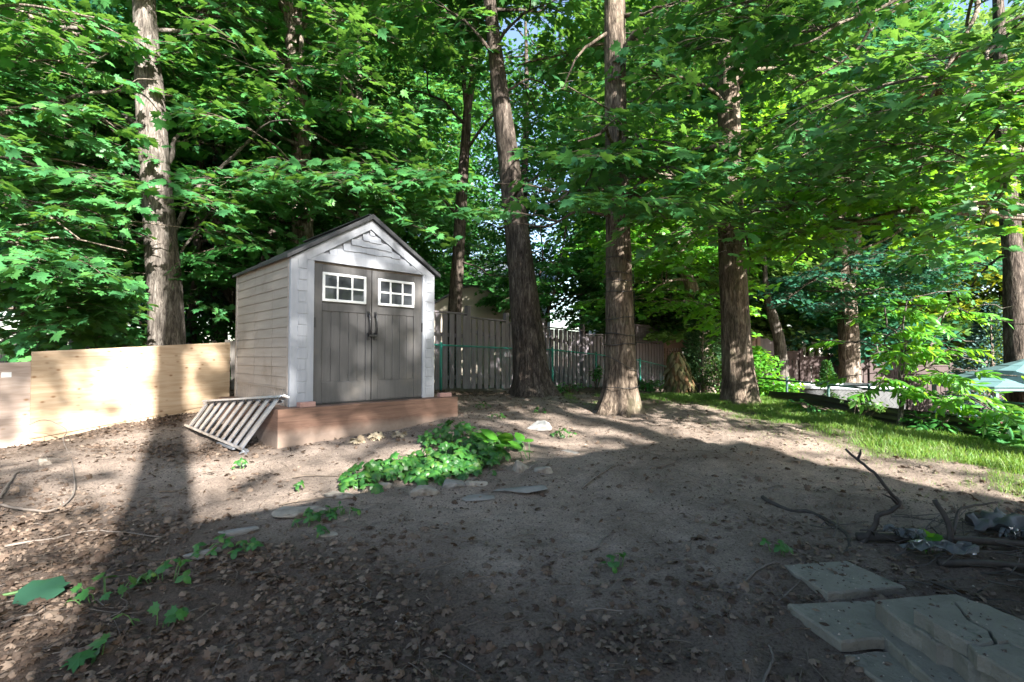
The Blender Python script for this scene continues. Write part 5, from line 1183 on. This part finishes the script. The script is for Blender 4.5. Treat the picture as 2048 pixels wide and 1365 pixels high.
# conifers
M['cedar'] = leafmat('cedar_scale', [(.02, .085, .02), (.03, .115, .028), (.045, .14, .03)], rough=.6, trans=.15)
M['cedar_olive'] = leafmat('olive_cedar', [(.018, .06, .024), (.03, .085, .03), (.05, .11, .04)], rough=.6, trans=.15)
M['spruce'] = leafmat('blue_spruce', [(.016, .055, .055), (.024, .075, .072), (.035, .10, .09)], rough=.6, trans=.1)
def conifer(name, label, base, h, r, mat, seed, n, low=.12, size=.09, droop=.3, cat='conifer', open_=.4, tr=.02):
    rng = np.random.default_rng(seed); o = thing(name, label, cat, base); b = np.array(base)
    z = low + (1 - low) * rng.random(n) ** 1.3; a = rng.uniform(0, 6.283, n); R_ = r * (1 - z) ** .85 + .03; q = R_ * rng.random(n) ** open_
    lump = .75 + .5 * vnoise(a * 1.6, z * 9, seed)
    P = b + np.stack([np.cos(a) * q * lump, np.sin(a) * q * lump, z * h - droop * q], 1); A = np.stack([np.cos(a), np.sin(a), rng.uniform(-.4, .9, n)], 1); N = rng.normal(0, 1, (n, 3)) + [0, -.2, .5]
    v, f = leaf_geo(P, A, N, size * rng.uniform(.6, 1.3, n), LANCE); np_mesh('crown', v, f, M[mat], o)
    mb = MB(); mb.tube([(0, 0, -.1), (0.01, 0, h * .5), (0, 0, h * .95)], [tr, tr * .7, tr * .2], 8); put('trunk', mb, M['bark_mid'], o); return o
p = gnd(1655, 823); conifer('small_cedar', 'small dense conical cedar standing on the lawn edge at right', p, (823 - 722) / FPX * p.y, .30, 'cedar', 621, 3000, .32, .07, .2, tr=.02)
p = Vector((at(1405, 760, 11.8).x, 11.8, float(G(at(1405, 760, 11.8).x, 11.8)))); conifer('tall_cedar', 'loose olive green cedar left of the stout maple', p, 2.45, .62, 'cedar_olive', 622, 3200, .1, .12, .2, open_=.55, tr=.04)
p = at(1985, 760, 14.5); p.z = -.6; conifer('blue_spruce', 'blue spruce behind the turquoise roof by the right edge', p, 3.6, 1.5, 'spruce', 623, 5500, .05, .16, .35, tr=.07)
# dry straw covered stump
M['straw'] = leafmat('dry_straw', [(.11, .09, .045), (.19, .155, .085), (.06, .085, .025), (.15, .075, .035), (.08, .07, .04)], rough=.8, trans=.1)
b = at(1352, 795, 11.2); b.z = gz(b.x, b.y); rng = np.random.default_rng(9); n_ = 900
o = thing('straw_heap', 'heap of dry hanging straw and leaves left of the cedar', 'straw heap', b)
z = rng.random(n_) ** .8 * .85; a = rng.uniform(0, 6.283, n_); q = (.36 - .26 * z) * rng.random(n_) ** .35
P = np.array(b) + np.stack([np.cos(a) * q + .1 * (1 - z), np.sin(a) * q, z + .12], 1); A = np.stack([np.cos(a) * .35, np.sin(a) * .35, np.full(n_, -1.)], 1) + rng.normal(0, .2, (n_, 3))
v, f = leaf_geo(P, A, np.stack([np.cos(a), np.sin(a), np.full(n_, .3)], 1), rng.uniform(.14, .32, n_), LANCE); np_mesh('straw', v, f, M['straw'], o)
v, f = bark_tube([(b.x, b.y, b.z - .1), (b.x + .03, b.y, b.z + .7)], [.22, .10], 55, 16, .08); np_mesh('stump', v, f, M['bark_mid'], o)
# black tub
p = at(1388, 785, 11.4); p.z = gz(p.x, p.y); mb = MB(); mb.sm = True
n_ = 20; prof = [(.12, 0), (.15, .26), (.17, .26), (.17, .30), (.14, .30), (.12, .05)]
vs = [(r * math.cos(2 * math.pi * k / n_), r * math.sin(2 * math.pi * k / n_), z) for r, z in prof for k in range(n_)]
mb.add(vs, [(i * n_ + k, i * n_ + (k + 1) % n_, (i + 1) * n_ + (k + 1) % n_, (i + 1) * n_ + k) for i in range(5) for k in range(n_)] + [tuple(range(5 * n_, 6 * n_))])
o = put('plant_tub', mb, M['black']); o.location = p; tag(o, 'black plastic tub on the ground at the foot of the cedar', 'tub')

# ------------------------------------------------------------------ stones
M['stone'] = surf('buff_limestone', (.16, .14, .115), (.29, .26, .22), 7, .9, .8, None, 22, dirt=((.12, .095, .075), 5, .52))
M['stone_white'] = surf('white_limestone', (.38, .37, .35), (.52, .505, .48), 4, .85, .4, None, 30, dirt=((.35, .31, .27), 4, .62))
M['stone_grey'] = surf('grey_stone', (.12, .115, .105), (.20, .19, .178), 5, .9, .5, None, 30)
import bmesh
def rock(label, px, py, sx, sy, sz, rz, mat, seed, flat=.5, sink=.25):
    bm = bmesh.new(); rng = random.Random(seed); pts = []
    for k in range(16):
        a = rng.uniform(0, 6.283); u = rng.uniform(-1, 1); r = math.sqrt(1 - u * u * .6); pts.append(bm.verts.new((math.cos(a) * r * sx * rng.uniform(.8, 1.1), math.sin(a) * r * sy * rng.uniform(.8, 1.1), max(-1, min(flat, u * .8)) * sz)))
    h = bmesh.ops.convex_hull(bm, input=pts); bmesh.ops.delete(bm, geom=[g for g in h['geom_interior'] if isinstance(g, bmesh.types.BMVert)], context='VERTS')
    bmesh.ops.bevel(bm, geom=bm.edges[:], offset=min(sx, sy, sz) * .12, segments=1, affect='EDGES', profile=.5)
    bmesh.ops.triangulate(bm, faces=bm.faces[:]); bmesh.ops.subdivide_edges(bm, edges=bm.edges[:], cuts=2, use_grid_fill=True)
    for v in bm.verts:
        c = v.co; d = (vnoise(c.x * 22 + 5, c.y * 22 + c.z * 14, seed) - .5) * .10 * min(sx, sz * 2) + (vnoise(c.x * 60, c.y * 60 + c.z * 50, seed + 1) - .5) * .008
        v.co += c.normalized() * float(d)
    me = bpy.data.meshes.new('rock'); bm.to_mesh(me); bm.free(); o = mesh_obj('rock', me, M[mat]); p = gnd(px, py)
    o.location = (p.x, p.y, p.z + sz * ((1 - sink) * .35 - .14)); o.rotation_euler = (rng.uniform(-.12, .12), rng.uniform(-.12, .12), rz); return tag(o, label, 'rock', 'stones around the creeper bed')
rock('white rounded rock on bare soil in front of the middle trees', 1077, 858, .19, .14, .15, .2, 'stone_white', 1, .9)
rock('large pale flat stone left below the creeper patch', 600, 1028, .24, .15, .07, .2, 'stone', 2)
rock('flat stone just left of the creeper patch lower end', 680, 994, .19, .12, .06, -.3, 'stone', 3)
rock('small stone tucked under the left of the creeper', 768, 976, .08, .07, .07, .1, 'stone', 4, .8)
rock('lumpy stone under the middle of the creeper', 845, 990, .15, .09, .08, .2, 'stone', 5, .8)
rock('squat grey stone under the creeper front edge', 905, 977, .13, .07, .07, .1, 'stone_grey', 6, .7)
rock('upper of two long edging stones in front of the creeper', 951, 974, .13, .06, .055, .05, 'stone', 7, .6)
rock('lower of two long edging stones in front of the creeper', 957, 998, .17, .08, .055, .05, 'stone_grey', 8, .6)
rock('upright pointed stone at the right end of the creeper', 1041, 945, .09, .08, .15, .3, 'stone', 9, 1)
rock('blocky pale stone beside the upright stone', 1087, 950, .11, .08, .07, -.3, 'stone', 10, .5)
rock('flat buried slab below the upright stone', 1042, 985, .25, .13, .05, .1, 'stone_grey', 11, .4, .6)
rock('grey flat stone among litter left of bare soil', 478, 1066, .15, .08, .045, .3, 'stone_grey', 12, .5, .5)
rock('thin grey stone slab beside the lower left seedlings', 405, 1110, .13, .06, .05, .5, 'stone_grey', 13, .5)
rock('small flat stone on bare soil below the seedlings', 655, 1072, .07, .05, .025, .2, 'stone', 14, .5)
rock('round tan stone near the plywood fence foot', 93, 930, .10, .07, .07, .1, 'stone', 15, .9)
rock('flat stone half buried right of the creeper bed', 1140, 905, .13, .09, .03, .2, 'stone_grey', 16, .4, .6)
# wilted leaf heaps before the platform
M['dead_pale'] = leafmat('wilted_leaf', [(.30, .24, .16), (.40, .34, .24), (.24, .18, .12)], rough=.8, trans=.15, tcol=(.3, .2, .1))
for px, py, lb in ((716, 886, 'left pale wilted leaf heap before the platform'), (754, 878, 'middle pale wilted leaf heap before the platform'), (792, 872, 'right pale wilted leaf heap before the platform')):
    p = gnd(px, py); n_ = 12; P = np.array(p) + prng.normal(0, .04, (n_, 3)) * [1, .6, .2] + [0, 0, .045]; a = prng.uniform(0, 6.283, n_); A = np.stack([np.cos(a), np.sin(a), prng.uniform(-.5, .3, n_)], 1)
    v, f = leaf_geo(P, A, prng.normal(0, .7, (n_, 3)) + [0, -.3, 1], prng.uniform(.07, .13, n_), star_template(_h + [(0, 1.0)] + [(-x, y) for x, y in _h[:0:-1]], (0, .33), .5, .9)); tag(centre(np_mesh('wilted_leaf', v, f, M['dead_pale'])), lb, 'dead leaf', 'wilted leaf heaps')

# ------------------------------------------------------------------ pavers
M['paver'] = surf('grey_green_concrete', (.115, .106, .086), (.185, .172, .142), 5, .9, .9, None, 60, dirt=((.06, .064, .05), 6, .56))
SLABS = []
def slab(label, corners, th, mat='paver', lift=.012, name='paver'):
    P = [Vector(c) for c in corners]; zt = max(gz(q.x, q.y) for q in P) + lift; c = sum(P, Vector()) / len(P)
    bm = bmesh.new(); n_ = len(P); rng = random.Random(hash(label) % 999)
    rim = []
    for i in range(n_):
        a, b_ = P[i], P[(i + 1) % n_]; st = max(2, int((b_ - a).length / .045))
        for k in range(st): q = a.lerp(b_, k / st); rim.append(q + Vector(((vnoise(q.x * 30, q.y * 30, 3) - .5) * .012, (vnoise(q.x * 30, q.y * 30, 4) - .5) * .012, 0)))
    def ringv(ins, z): return [bm.verts.new((c.x + (q.x - c.x) * ins - c.x, c.y + (q.y - c.y) * ins - c.y, z + (float(vnoise(q.x * 18, q.y * 18, 5)) - .5) * .006)) for q in rim]
    r0 = ringv(1.0, -th); r1 = ringv(1.0, -.009); r2 = ringv(.965, 0)
    for a, b_ in ((r0, r1), (r1, r2)):
        for i in range(len(rim)): j = (i + 1) % len(rim); bm.faces.new((a[i], a[j], b_[j], b_[i]))
    bm.faces.new(r2); bmesh.ops.recalc_face_normals(bm, faces=bm.faces[:])
    me = bpy.data.meshes.new(name); bm.to_mesh(me); bm.free(); o = mesh_obj(name, me, M[mat]); o.location = (c.x, c.y, zt); SLABS.append((o, [(q.x, q.y) for q in P])); return tag(o, label, 'paver', 'concrete pavers')
def gq(*pp): return [gnd(*q).xy.to_3d() for q in pp]
slab('square concrete paver farthest back of the three on the ground', gq((1567, 1140), (1655, 1208), (1810, 1191), (1692, 1130)), .05)
slab('square concrete paver in the middle of the row under the stacked pavers', gq((1574, 1216), (1682, 1302), (1830, 1292), (1745, 1208)), .05)
slab('square concrete paver at the bottom edge partly covered by litter', gq((1686, 1308), (1800, 1400), (1990, 1390), (1830, 1300)), .05)
zg = gz(*gnd(1900, 1270).xy)
def pl(z, *pp):
    out = []
    for px, py in pp:
        d = at(px, py, 1) - Vector((0, 0, EYE)); k = (z - EYE) / d.z; out.append(Vector((d.x * k, d.y * k, 0)))
    return out
def block(label, z, th, pp): o = slab(label, pl(z, *pp), th); o.location.z = z; return o
block('long flat concrete strip under the front of the stacked pavers', zg + .062, .08, ((1740, 1250), (1800, 1236), (2120, 1440), (1990, 1475)))
block('lower wide paver layer of the stack with a pale flat corner', zg + .150, .09, ((1752, 1199), (1830, 1192), (1912, 1186), (2050, 1240), (2230, 1330), (2060, 1430), (2000, 1350), (1962, 1330), (1936, 1322), (1906, 1293), (1872, 1285), (1842, 1263), (1802, 1242), (1776, 1222)))
block('left wavy paver on top of the stack', zg + .215, .062, ((1827, 1219), (1862, 1206), (1905, 1202), (1935, 1240), (1975, 1262), (1990, 1285), (1965, 1290), (1935, 1283), (1900, 1264), (1868, 1247), (1850, 1231)))
block('right wavy paver on top of the stack', zg + .219, .066, ((1909, 1202), (1945, 1200), (1976, 1211), (2045, 1242), (2130, 1290), (2050, 1300), (2020, 1283), (1996, 1284), (1979, 1260), (1940, 1238)))
block('front wavy paver on top of the stack', zg + .212, .060, ((1938, 1287), (1966, 1293), (1994, 1289), (2022, 1287), (2052, 1304), (2134, 1294), (2200, 1330), (2100, 1390), (2020, 1345), (1985, 1322), (1955, 1310)))

# ------------------------------------------------------------------ sticks, roots and brush pile on the right
M['root'] = surf('dark_wet_bark', (.016, .013, .011), (.045, .036, .03), 14, .8, .3); M['stick_pale'] = surf('bleached_stick', (.075, .062, .052), (.145, .122, .104), 12, .85, .3)
def stick(label, pts, r0, r1, mat='twig', name='stick', side=(), cat='stick', group='fallen sticks'):
    mb = MB(); C = catmull(pts, max(10, len(pts) * 5)); C = C + np.cumsum(prng.normal(0, .0022, C.shape), 0); mb.tube([tuple(q) for q in C], list(np.linspace(r0, r1, len(C))), 7)
    for s_, e in side: mb.tube([C[int(s_ * (len(C) - 1))], (Vector(C[int(s_ * (len(C) - 1))]) + Vector(e)) / 2 + Vector((.01, 0, .01)), e], [r1 * 1.3, r1, r1 * .6], 6)
    return tag(centre(put(name, mb, M[mat])), label, cat, group)
b = gnd(1722, 1092); Yb = b.y
stick('bent bare branch standing up out of the soil at right', [b - Vector((0, 0, .03))] + L((1738, 1078, Yb), (1757, 1050, Yb), (1760, 1035, Yb), (1785, 1027, Yb), (1799, 1012, Yb), (1785, 995, Yb), (1757, 962, Yb), (1725, 934, Yb + .05), (1692, 905, Yb + .1)), .02, .008, 'root', 'bare_branch', ((.93, at(1721, 900, Yb + .1)), (.55, at(1764, 988, Yb))), 'branch', None)
def gs(*pp, lift=.012): return [gnd(*q) + Vector((0, 0, lift)) for q in pp]
stick('thick surface root curving toward the concrete pavers', gs((1525, 997), (1545, 1008), (1580, 1020), (1615, 1025), (1660, 1048), (1688, 1072), (1694, 1092), (1685, 1108)), .017, .012, 'root', 'tree_root', (), 'root', None)
sk = [('long thin grey stick lying below the lit ground at left', gs((10, 1095), (110, 1075), (200, 1062), (330, 1070)), .008, .004, 'stick_pale'), ('short dark stick on lit soil left of the ladder', gs((318, 990), (350, 984), (376, 978)), .010, .007, 'twig'),
      ('pale curved stick in the lower left corner', gs((0, 1262), (40, 1250), (75, 1244)), .009, .005, 'stick_pale'), ('bare twig arching against the plywood at the far left', [gnd(135, 900)] + L((126, 880, 5.9), (134, 860, 5.9), (110, 845, 5.9), (85, 841, 5.9), (60, 850, 5.9)), .006, .003, 'stick_pale'),
      ('grey branch lying along the ground at the left edge', gs((0, 1012), (60, 1022), (110, 1020), (150, 990), (148, 945), (142, 920)), .011, .005, 'stick_pale'), ('pale branching stick rising at the left edge', gs((0, 1000), (20, 975), (35, 950), (55, 945)), .010, .005, 'stick_pale'),
      ('forked pale twig on shaded soil below the stones', gs((1165, 982), (1190, 965), (1215, 950), (1232, 938)), .012, .006, 'stick_pale'), ('twig on shaded soil at the centre foreground', gs((1165, 1102), (1195, 1095), (1205, 1078), (1225, 1065)), .006, .003, 'stick_pale'),
      ('long thin twig on lit soil right of the furrowed maple', gs((1300, 940), (1350, 925), (1290, 905)), .006, .003, 'twig'), ('dark stick lying left of the stones', gs((585, 962), (620, 958), (680, 960)), .006, .004, 'twig'), ('stick under the large pale flat stone', gs((558, 1012), (610, 1005), (668, 1004)), .007, .004, 'twig'),
      ('pale twig crossing the dark soil at lower centre', gs((1170, 1219), (1200, 1220), (1248, 1220)), .007, .004, 'stick_pale'), ('curled pale twig at the bottom right of centre', gs((1520, 1365), (1535, 1330), (1537, 1310), (1530, 1295)), .007, .004, 'stick_pale'), ('thin pale twig left of the concrete pavers', gs((1475, 1180), (1510, 1155), (1545, 1140), (1560, 1135)), .009, .004, 'stick_pale')]
for lb, pts, r0, r1, mt in sk: stick(lb, pts, r0, r1, mt)
# brush pile
for i, (lb, pts, r0, r1) in enumerate((('thick dark log lying at the back of the brush pile', [(3.25, 3.55, .30), (3.7, 3.5, .32), (4.4, 3.45, .34)], .05, .045), ('slanting dark stake in the brush pile', [(2.72, 3.12, .20), (2.74, 3.13, .40), (2.70, 3.2, .55)], .019, .015), ('long pole lying low across the brush pile', [(2.3, 3.35, .27), (2.9, 3.2, .29), (3.7, 3.1, .29)], .028, .022), ('crooked stick lying in front of the brush pile', [(2.55, 3.0, .24), (3.0, 2.92, .25), (3.5, 2.7, .24)], .022, .014), ('old board edge at the right of the brush pile', [(3.0, 2.75, .23), (3.6, 2.6, .24), (4, 2.5, .23)], .035, .03), ('thin pale branch sticking out over the brush pile', [(2.9, 3.3, .3), (3.1, 3.45, .42), (3.4, 3.5, .44)], .012, .006))):
    stick(lb, [Vector(q) + Vector((0, 0, gz(q[0], q[1]) - .073 * q[1])) for q in pts], r0, r1, 'root', 'log' if r0 > .03 else 'stick', (), 'wood', 'brush pile wood')
m, n, b_ = newmat('clear_crumpled_plastic'); b_.inputs['Base Color'].default_value = (.13, .145, .15, 1); b_.inputs['Roughness'].default_value = .5; b_.inputs['Transmission Weight'].default_value = .55; bump(n, b_, noise(n, 14, 4, .7), .9, .03); M['plastic'] = m
def sheet(label, px, py, w_, d_, rz, seed, mat='plastic', name='plastic_wrap', hgt=.05, lift=.05):
    p = gnd(px, py); n_ = 14; vs = []; fs = []
    for i in range(n_):
        for j in range(n_):
            x = (i / (n_ - 1) - .5) * w_; y = (j / (n_ - 1) - .5) * d_; vs.append((x + (float(vnoise(i * .7, j * .7, seed)) - .5) * .05, y + (float(vnoise(i * .7, j * .7, seed + 1)) - .5) * .05, hgt * float(vnoise(i * .55, j * .55, seed + 2)) * 1.6))
    for i in range(n_ - 1):
        for j in range(n_ - 1): fs.append((i * n_ + j, (i + 1) * n_ + j, (i + 1) * n_ + j + 1, i * n_ + j + 1))
    mb = MB(); mb.sm = True; mb.add(vs, fs); o = put(name, mb, M[mat]); o.location = p + Vector((0, 0, lift)); o.rotation_euler[2] = rz; return tag(o, label, 'plastic')
sheet('crumpled clear plastic lying along the front of the brush pile', 1880, 1132, .36, .08, -.15, 31)
sheet('small strip of clear plastic at the left of the brush pile', 1810, 1105, .20, .06, -.9, 33)
sheet('bluish plastic scrap at the right edge of the brush pile', 2030, 1105, .12, .08, .2, 35)
M['tarp'] = surf('grey_rubber_sheet', (.03, .032, .035), (.06, .062, .065), 6, .6, .2)
sheet('dark grey curved tarp at the right edge behind the brush pile', 2030, 1080, .5, .3, .3, 37, 'tarp', 'tarp', .07, .05)
plant_mass('seedling', 'yellow green maple seedling growing out of the brush pile', [S_(1865, 1112, .13, 7, .10)], 'leaf_bright', MAPLE, 1, .09, .1, 640)
TV, TF, off = [], [], 0; brng = np.random.default_rng(91)
for k in range(110):
    x, y = 2.25 + 2.2 * brng.random(), 2.55 + 1.05 * brng.random(); a = brng.normal(.1, .7); l = brng.uniform(.15, .7); z = gz(x, y) + .02 + .10 * brng.random() ** 2
    u = np.linspace(-.5, .5, 5)[:, None]; pts = np.array([[x, y, z]]) + u * l * np.array([[math.cos(a), math.sin(a), brng.normal(0, .12)]]) + brng.normal(0, .012, (5, 3)); r = brng.uniform(.002, .0075)
    v, f = tri_tube(pts, r, r * .5); TV.append(v); TF.append(f + off); off += len(v)
kind(tag(np_mesh('brush', np.concatenate(TV), np.concatenate(TF), M['root']), 'tangle of dark brush and thin branches at the right edge', 'brush'), 'stuff')
for k, (x, y, rx, lb) in enumerate(((-11.2, 12.4, 1.6, 'leftmost dark bush behind the picket fence'), (-8.6, 12.2, 1.5, 'dark bush behind the picket fence left of the grey trunk'), (-6.0, 12.8, 1.5, 'dark bush behind the picket fence right of the grey trunk'), (-3.9, 13.6, 1.4, 'dark bush hidden behind the garden shed'))):
    bush('leafy_shrub', lb, [((x, y, 1.5), rx, .9, 1.0), ((x + .6, y + .3, 2.3), rx * .8, .8, .9), ((x - .7, y, .9), rx * .8, .8, .6)], 'leaf_deep', STAR, 700, .16, 660 + k)
# unseen bush added out of the picture to darken the brush pile corner
bush('added_shade_bush', 'unseen dense evergreen bush added to shade the brush pile', [((4.6, 1.2, 1.0), 1.0, 1.0, 1.2), ((5.2, .2, 1.3), 1.1, 1.0, 1.4), ((4.2, .3, .8), .8, .8, 1.0)], 'leaf_deep', STAR, 900, .14, 650)

# ------------------------------------------------------------------ litter, grass, pebbles (nobody could count these)
rng = np.random.default_rng(31)
def scatter(n, dens, x0, x1, y0, y1, wy=1.3):
    X = rng.uniform(x0, x1, n * 6); Y = y0 + (y1 - y0) * rng.random(n * 6) ** wy; k = rng.random(n * 6) < dens(X, Y); return X[k][:n], Y[k][:n]
def vis(X, Y): return (np.abs(X) < 1.08 * Y + .4)
M['litter'] = leafmat('dead_leaf', [(.04, .027, .02), (.075, .052, .038), (.11, .08, .06), (.17, .13, .10), (.055, .036, .026), (.09, .07, .056)], rough=.8, trans=.12, tcol=(.25, .14, .06), spec=.2)
X, Y = scatter(24000, lambda X, Y: vis(X, Y) * (humus_and_shade(X, Y) ** 1.3 * .9 * (.25 + .75 * sstep(.35, .6, vnoise(X * 2.6, Y * 2.6, 88))) + .035) * (X < 6), -7.5, 6, 1.5, 11)
n_ = len(X); P = np.stack([X, Y, H(X, Y) + rng.uniform(.002, .022, n_)], 1); a = rng.uniform(0, 6.283, n_); A = np.stack([np.cos(a), np.sin(a), rng.normal(0, .35, n_)], 1); N = rng.normal(0, .42, (n_, 3)) + [0, 0, 1]
CURL = star_template(_h + [(0, 1.0)] + [(-x, y) for x, y in _h[:0:-1]], (0, .33), .45, .8)
def inside(x, y, poly):
    c = np.zeros(len(x), bool)
    for (x0, y0), (x1, y1) in zip(poly, poly[1:] + poly[:1]):
        k = ((y0 > y) != (y1 > y)) & (x < (x1 - x0) * (y - y0) / (y1 - y0 + 1e-9) + x0); c ^= k
    return c
def on_slabs(n):
    x = rng.uniform(1.5, 3.2, n); y = rng.uniform(1.9, 3.1, n); z = np.full(n, -9.)
    for o, poly in SLABS: k = inside(x, y, poly); z[k] = np.maximum(z[k], o.location.z)
    k = z > -5; return np.stack([x, y, z + .004], 1)[k]
Q = on_slabs(130); k = len(Q); a2 = rng.uniform(0, 6.283, k)
P = np.concatenate([P, Q]); A = np.concatenate([A, np.stack([np.cos(a2), np.sin(a2), rng.normal(0, .2, k)], 1)]); N = np.concatenate([N, rng.normal(0, .3, (k, 3)) + [0, 0, 1]]); pm = rng.permutation(len(P)); P, A, N = P[pm], A[pm], N[pm]; n_ = len(P)
h_ = n_ // 2
v1, f1_ = leaf_geo(P[:h_], A[:h_], N[:h_], rng.uniform(.03, .07, h_) * (1 + .25 * (rng.random(h_) > .9)), CURL); v2, f2_ = leaf_geo(P[h_:], A[h_:], N[h_:], rng.uniform(.015, .05, n_ - h_), star_template([(0, 0), (.3, .1), (.42, .45), (.2, .8), (0, 1), (-.25, .7), (-.38, .35)], (0, .4), .6, .9))
kind(tag(np_mesh('leaf_litter', np.concatenate([v1, v2]), np.concatenate([f1_, f2_ + len(v1)]), M['litter']), 'brown dead leaves scattered over the yard', 'leaf litter'), 'stuff')
M['litter_dk'] = surf('dark_crumbs', (.025, .018, .014), (.08, .058, .045), 30, .9, .3)
M['crumb_pale'] = surf('pale_crumbs', (.22, .18, .15), (.36, .31, .26), 30, .9, .3)
TET = (np.array([(0, -.5, 0), (.45, .3, 0), (-.45, .3, 0), (0, 0, .55)]), np.array([(0, 1, 3), (1, 2, 3), (2, 0, 3), (0, 2, 1)]))
for nm, nn_, mt, lb, s0, s1 in (('soil_crumbs', 30000, 'litter_dk', 'dark bark crumbs and soil clods on the yard', .005, .024), ('pebbles', 7000, 'crumb_pale', 'pale pebbles and dry crumbs on the bare soil', .005, .016)):
    X, Y = scatter(nn_, lambda X, Y: vis(X, Y) * (crest(X, Y) < -.3) * (.25 + .75 * vnoise(X * 2.2, Y * 2.2, 55) ** 2), -7, 5.5, 1.6, 10); n_ = len(X)
    P = np.concatenate([np.stack([X, Y, H(X, Y) - .002], 1), on_slabs(600) - [0, 0, .006]]); n_ = len(P); a = rng.uniform(0, 6.283, n_); A = np.stack([np.cos(a), np.sin(a), rng.normal(0, .3, n_)], 1)
    v, f = leaf_geo(P, A, rng.normal(0, .3, (n_, 3)) + [0, 0, 1], s0 + (s1 - s0) * rng.random(n_) ** 2.5, TET); kind(tag(np_mesh(nm, v, f, M[mt]), lb, 'ground litter'), 'stuff')
# twig litter
TV, TF, off = [], [], 0
X, Y = scatter(1500, lambda X, Y: vis(X, Y) * (crest(X, Y) < -.2) * (.3 + .7 * humus_and_shade(X, Y)) * (.3 + vnoise(X * 1.5, Y * 1.5, 61)), -7, 5.5, 1.6, 10.5)
for x, y in zip(X, Y):
    a = rng.uniform(0, 6.283); l = rng.uniform(.05, .34); k = rng.normal(0, .6); q = [(x + math.cos(a + k * (u - .5)) * l * (u - .5), y + math.sin(a + k * (u - .5)) * l * (u - .5)) for u in np.linspace(0, 1, 5)]
    pts = [(u, w_, gz(u, w_) + .006 + .012 * rng.random()) for u, w_ in q]; r = rng.uniform(.001, .0032); v, f = tri_tube(pts, r, r * .6); TV.append(v); TF.append(f + off); off += len(v)
h_ = np.concatenate(TF); mi = (np.arange(len(h_)) // 96 % 5 == 0).astype(np.int32)
kind(tag(np_mesh('twig_litter', np.concatenate(TV), h_, [M['twig'], M['stick_pale']], None, mi), 'fine twigs strewn over the soil', 'twig litter'), 'stuff')
# grass
M['grass'] = leafmat('grass_blade', [(.06, .16, .025), (.09, .205, .032), (.13, .235, .042), (.17, .19, .07)], rough=.5, trans=.35, tcol=(.3, .45, .03))
X, Y = scatter(85000, lambda X, Y: vis(X, Y) * (turf(X, Y) ** 1.2 + .03 * (crest(X, Y) > -2.6)) * (Y > 3), 1, 8.2, 3, 12, 1.0); n_ = len(X)
lean = rng.normal(0, .45, (n_, 2)); P = np.stack([X, Y, H(X, Y) - .004], 1); A = np.stack([lean[:, 0], lean[:, 1], np.ones(n_)], 1); a = rng.uniform(0, 6.283, n_)
BLADE = (np.array([(-.04, 0, 0), (.04, 0, 0), (.03, .55, .06), (-.03, .55, .06), (0, 1, .28)]), np.array([(0, 1, 2), (0, 2, 3), (3, 2, 4)]))
v, f = leaf_geo(P, A, np.stack([np.cos(a), np.sin(a), np.zeros(n_)], 1), rng.uniform(.035, .085, n_) * (.6 + .6 * turf(X, Y)), BLADE)
kind(tag(np_mesh('grass', v, f, M['grass']), 'short green grass along the lawn edge', 'grass'), 'stuff')
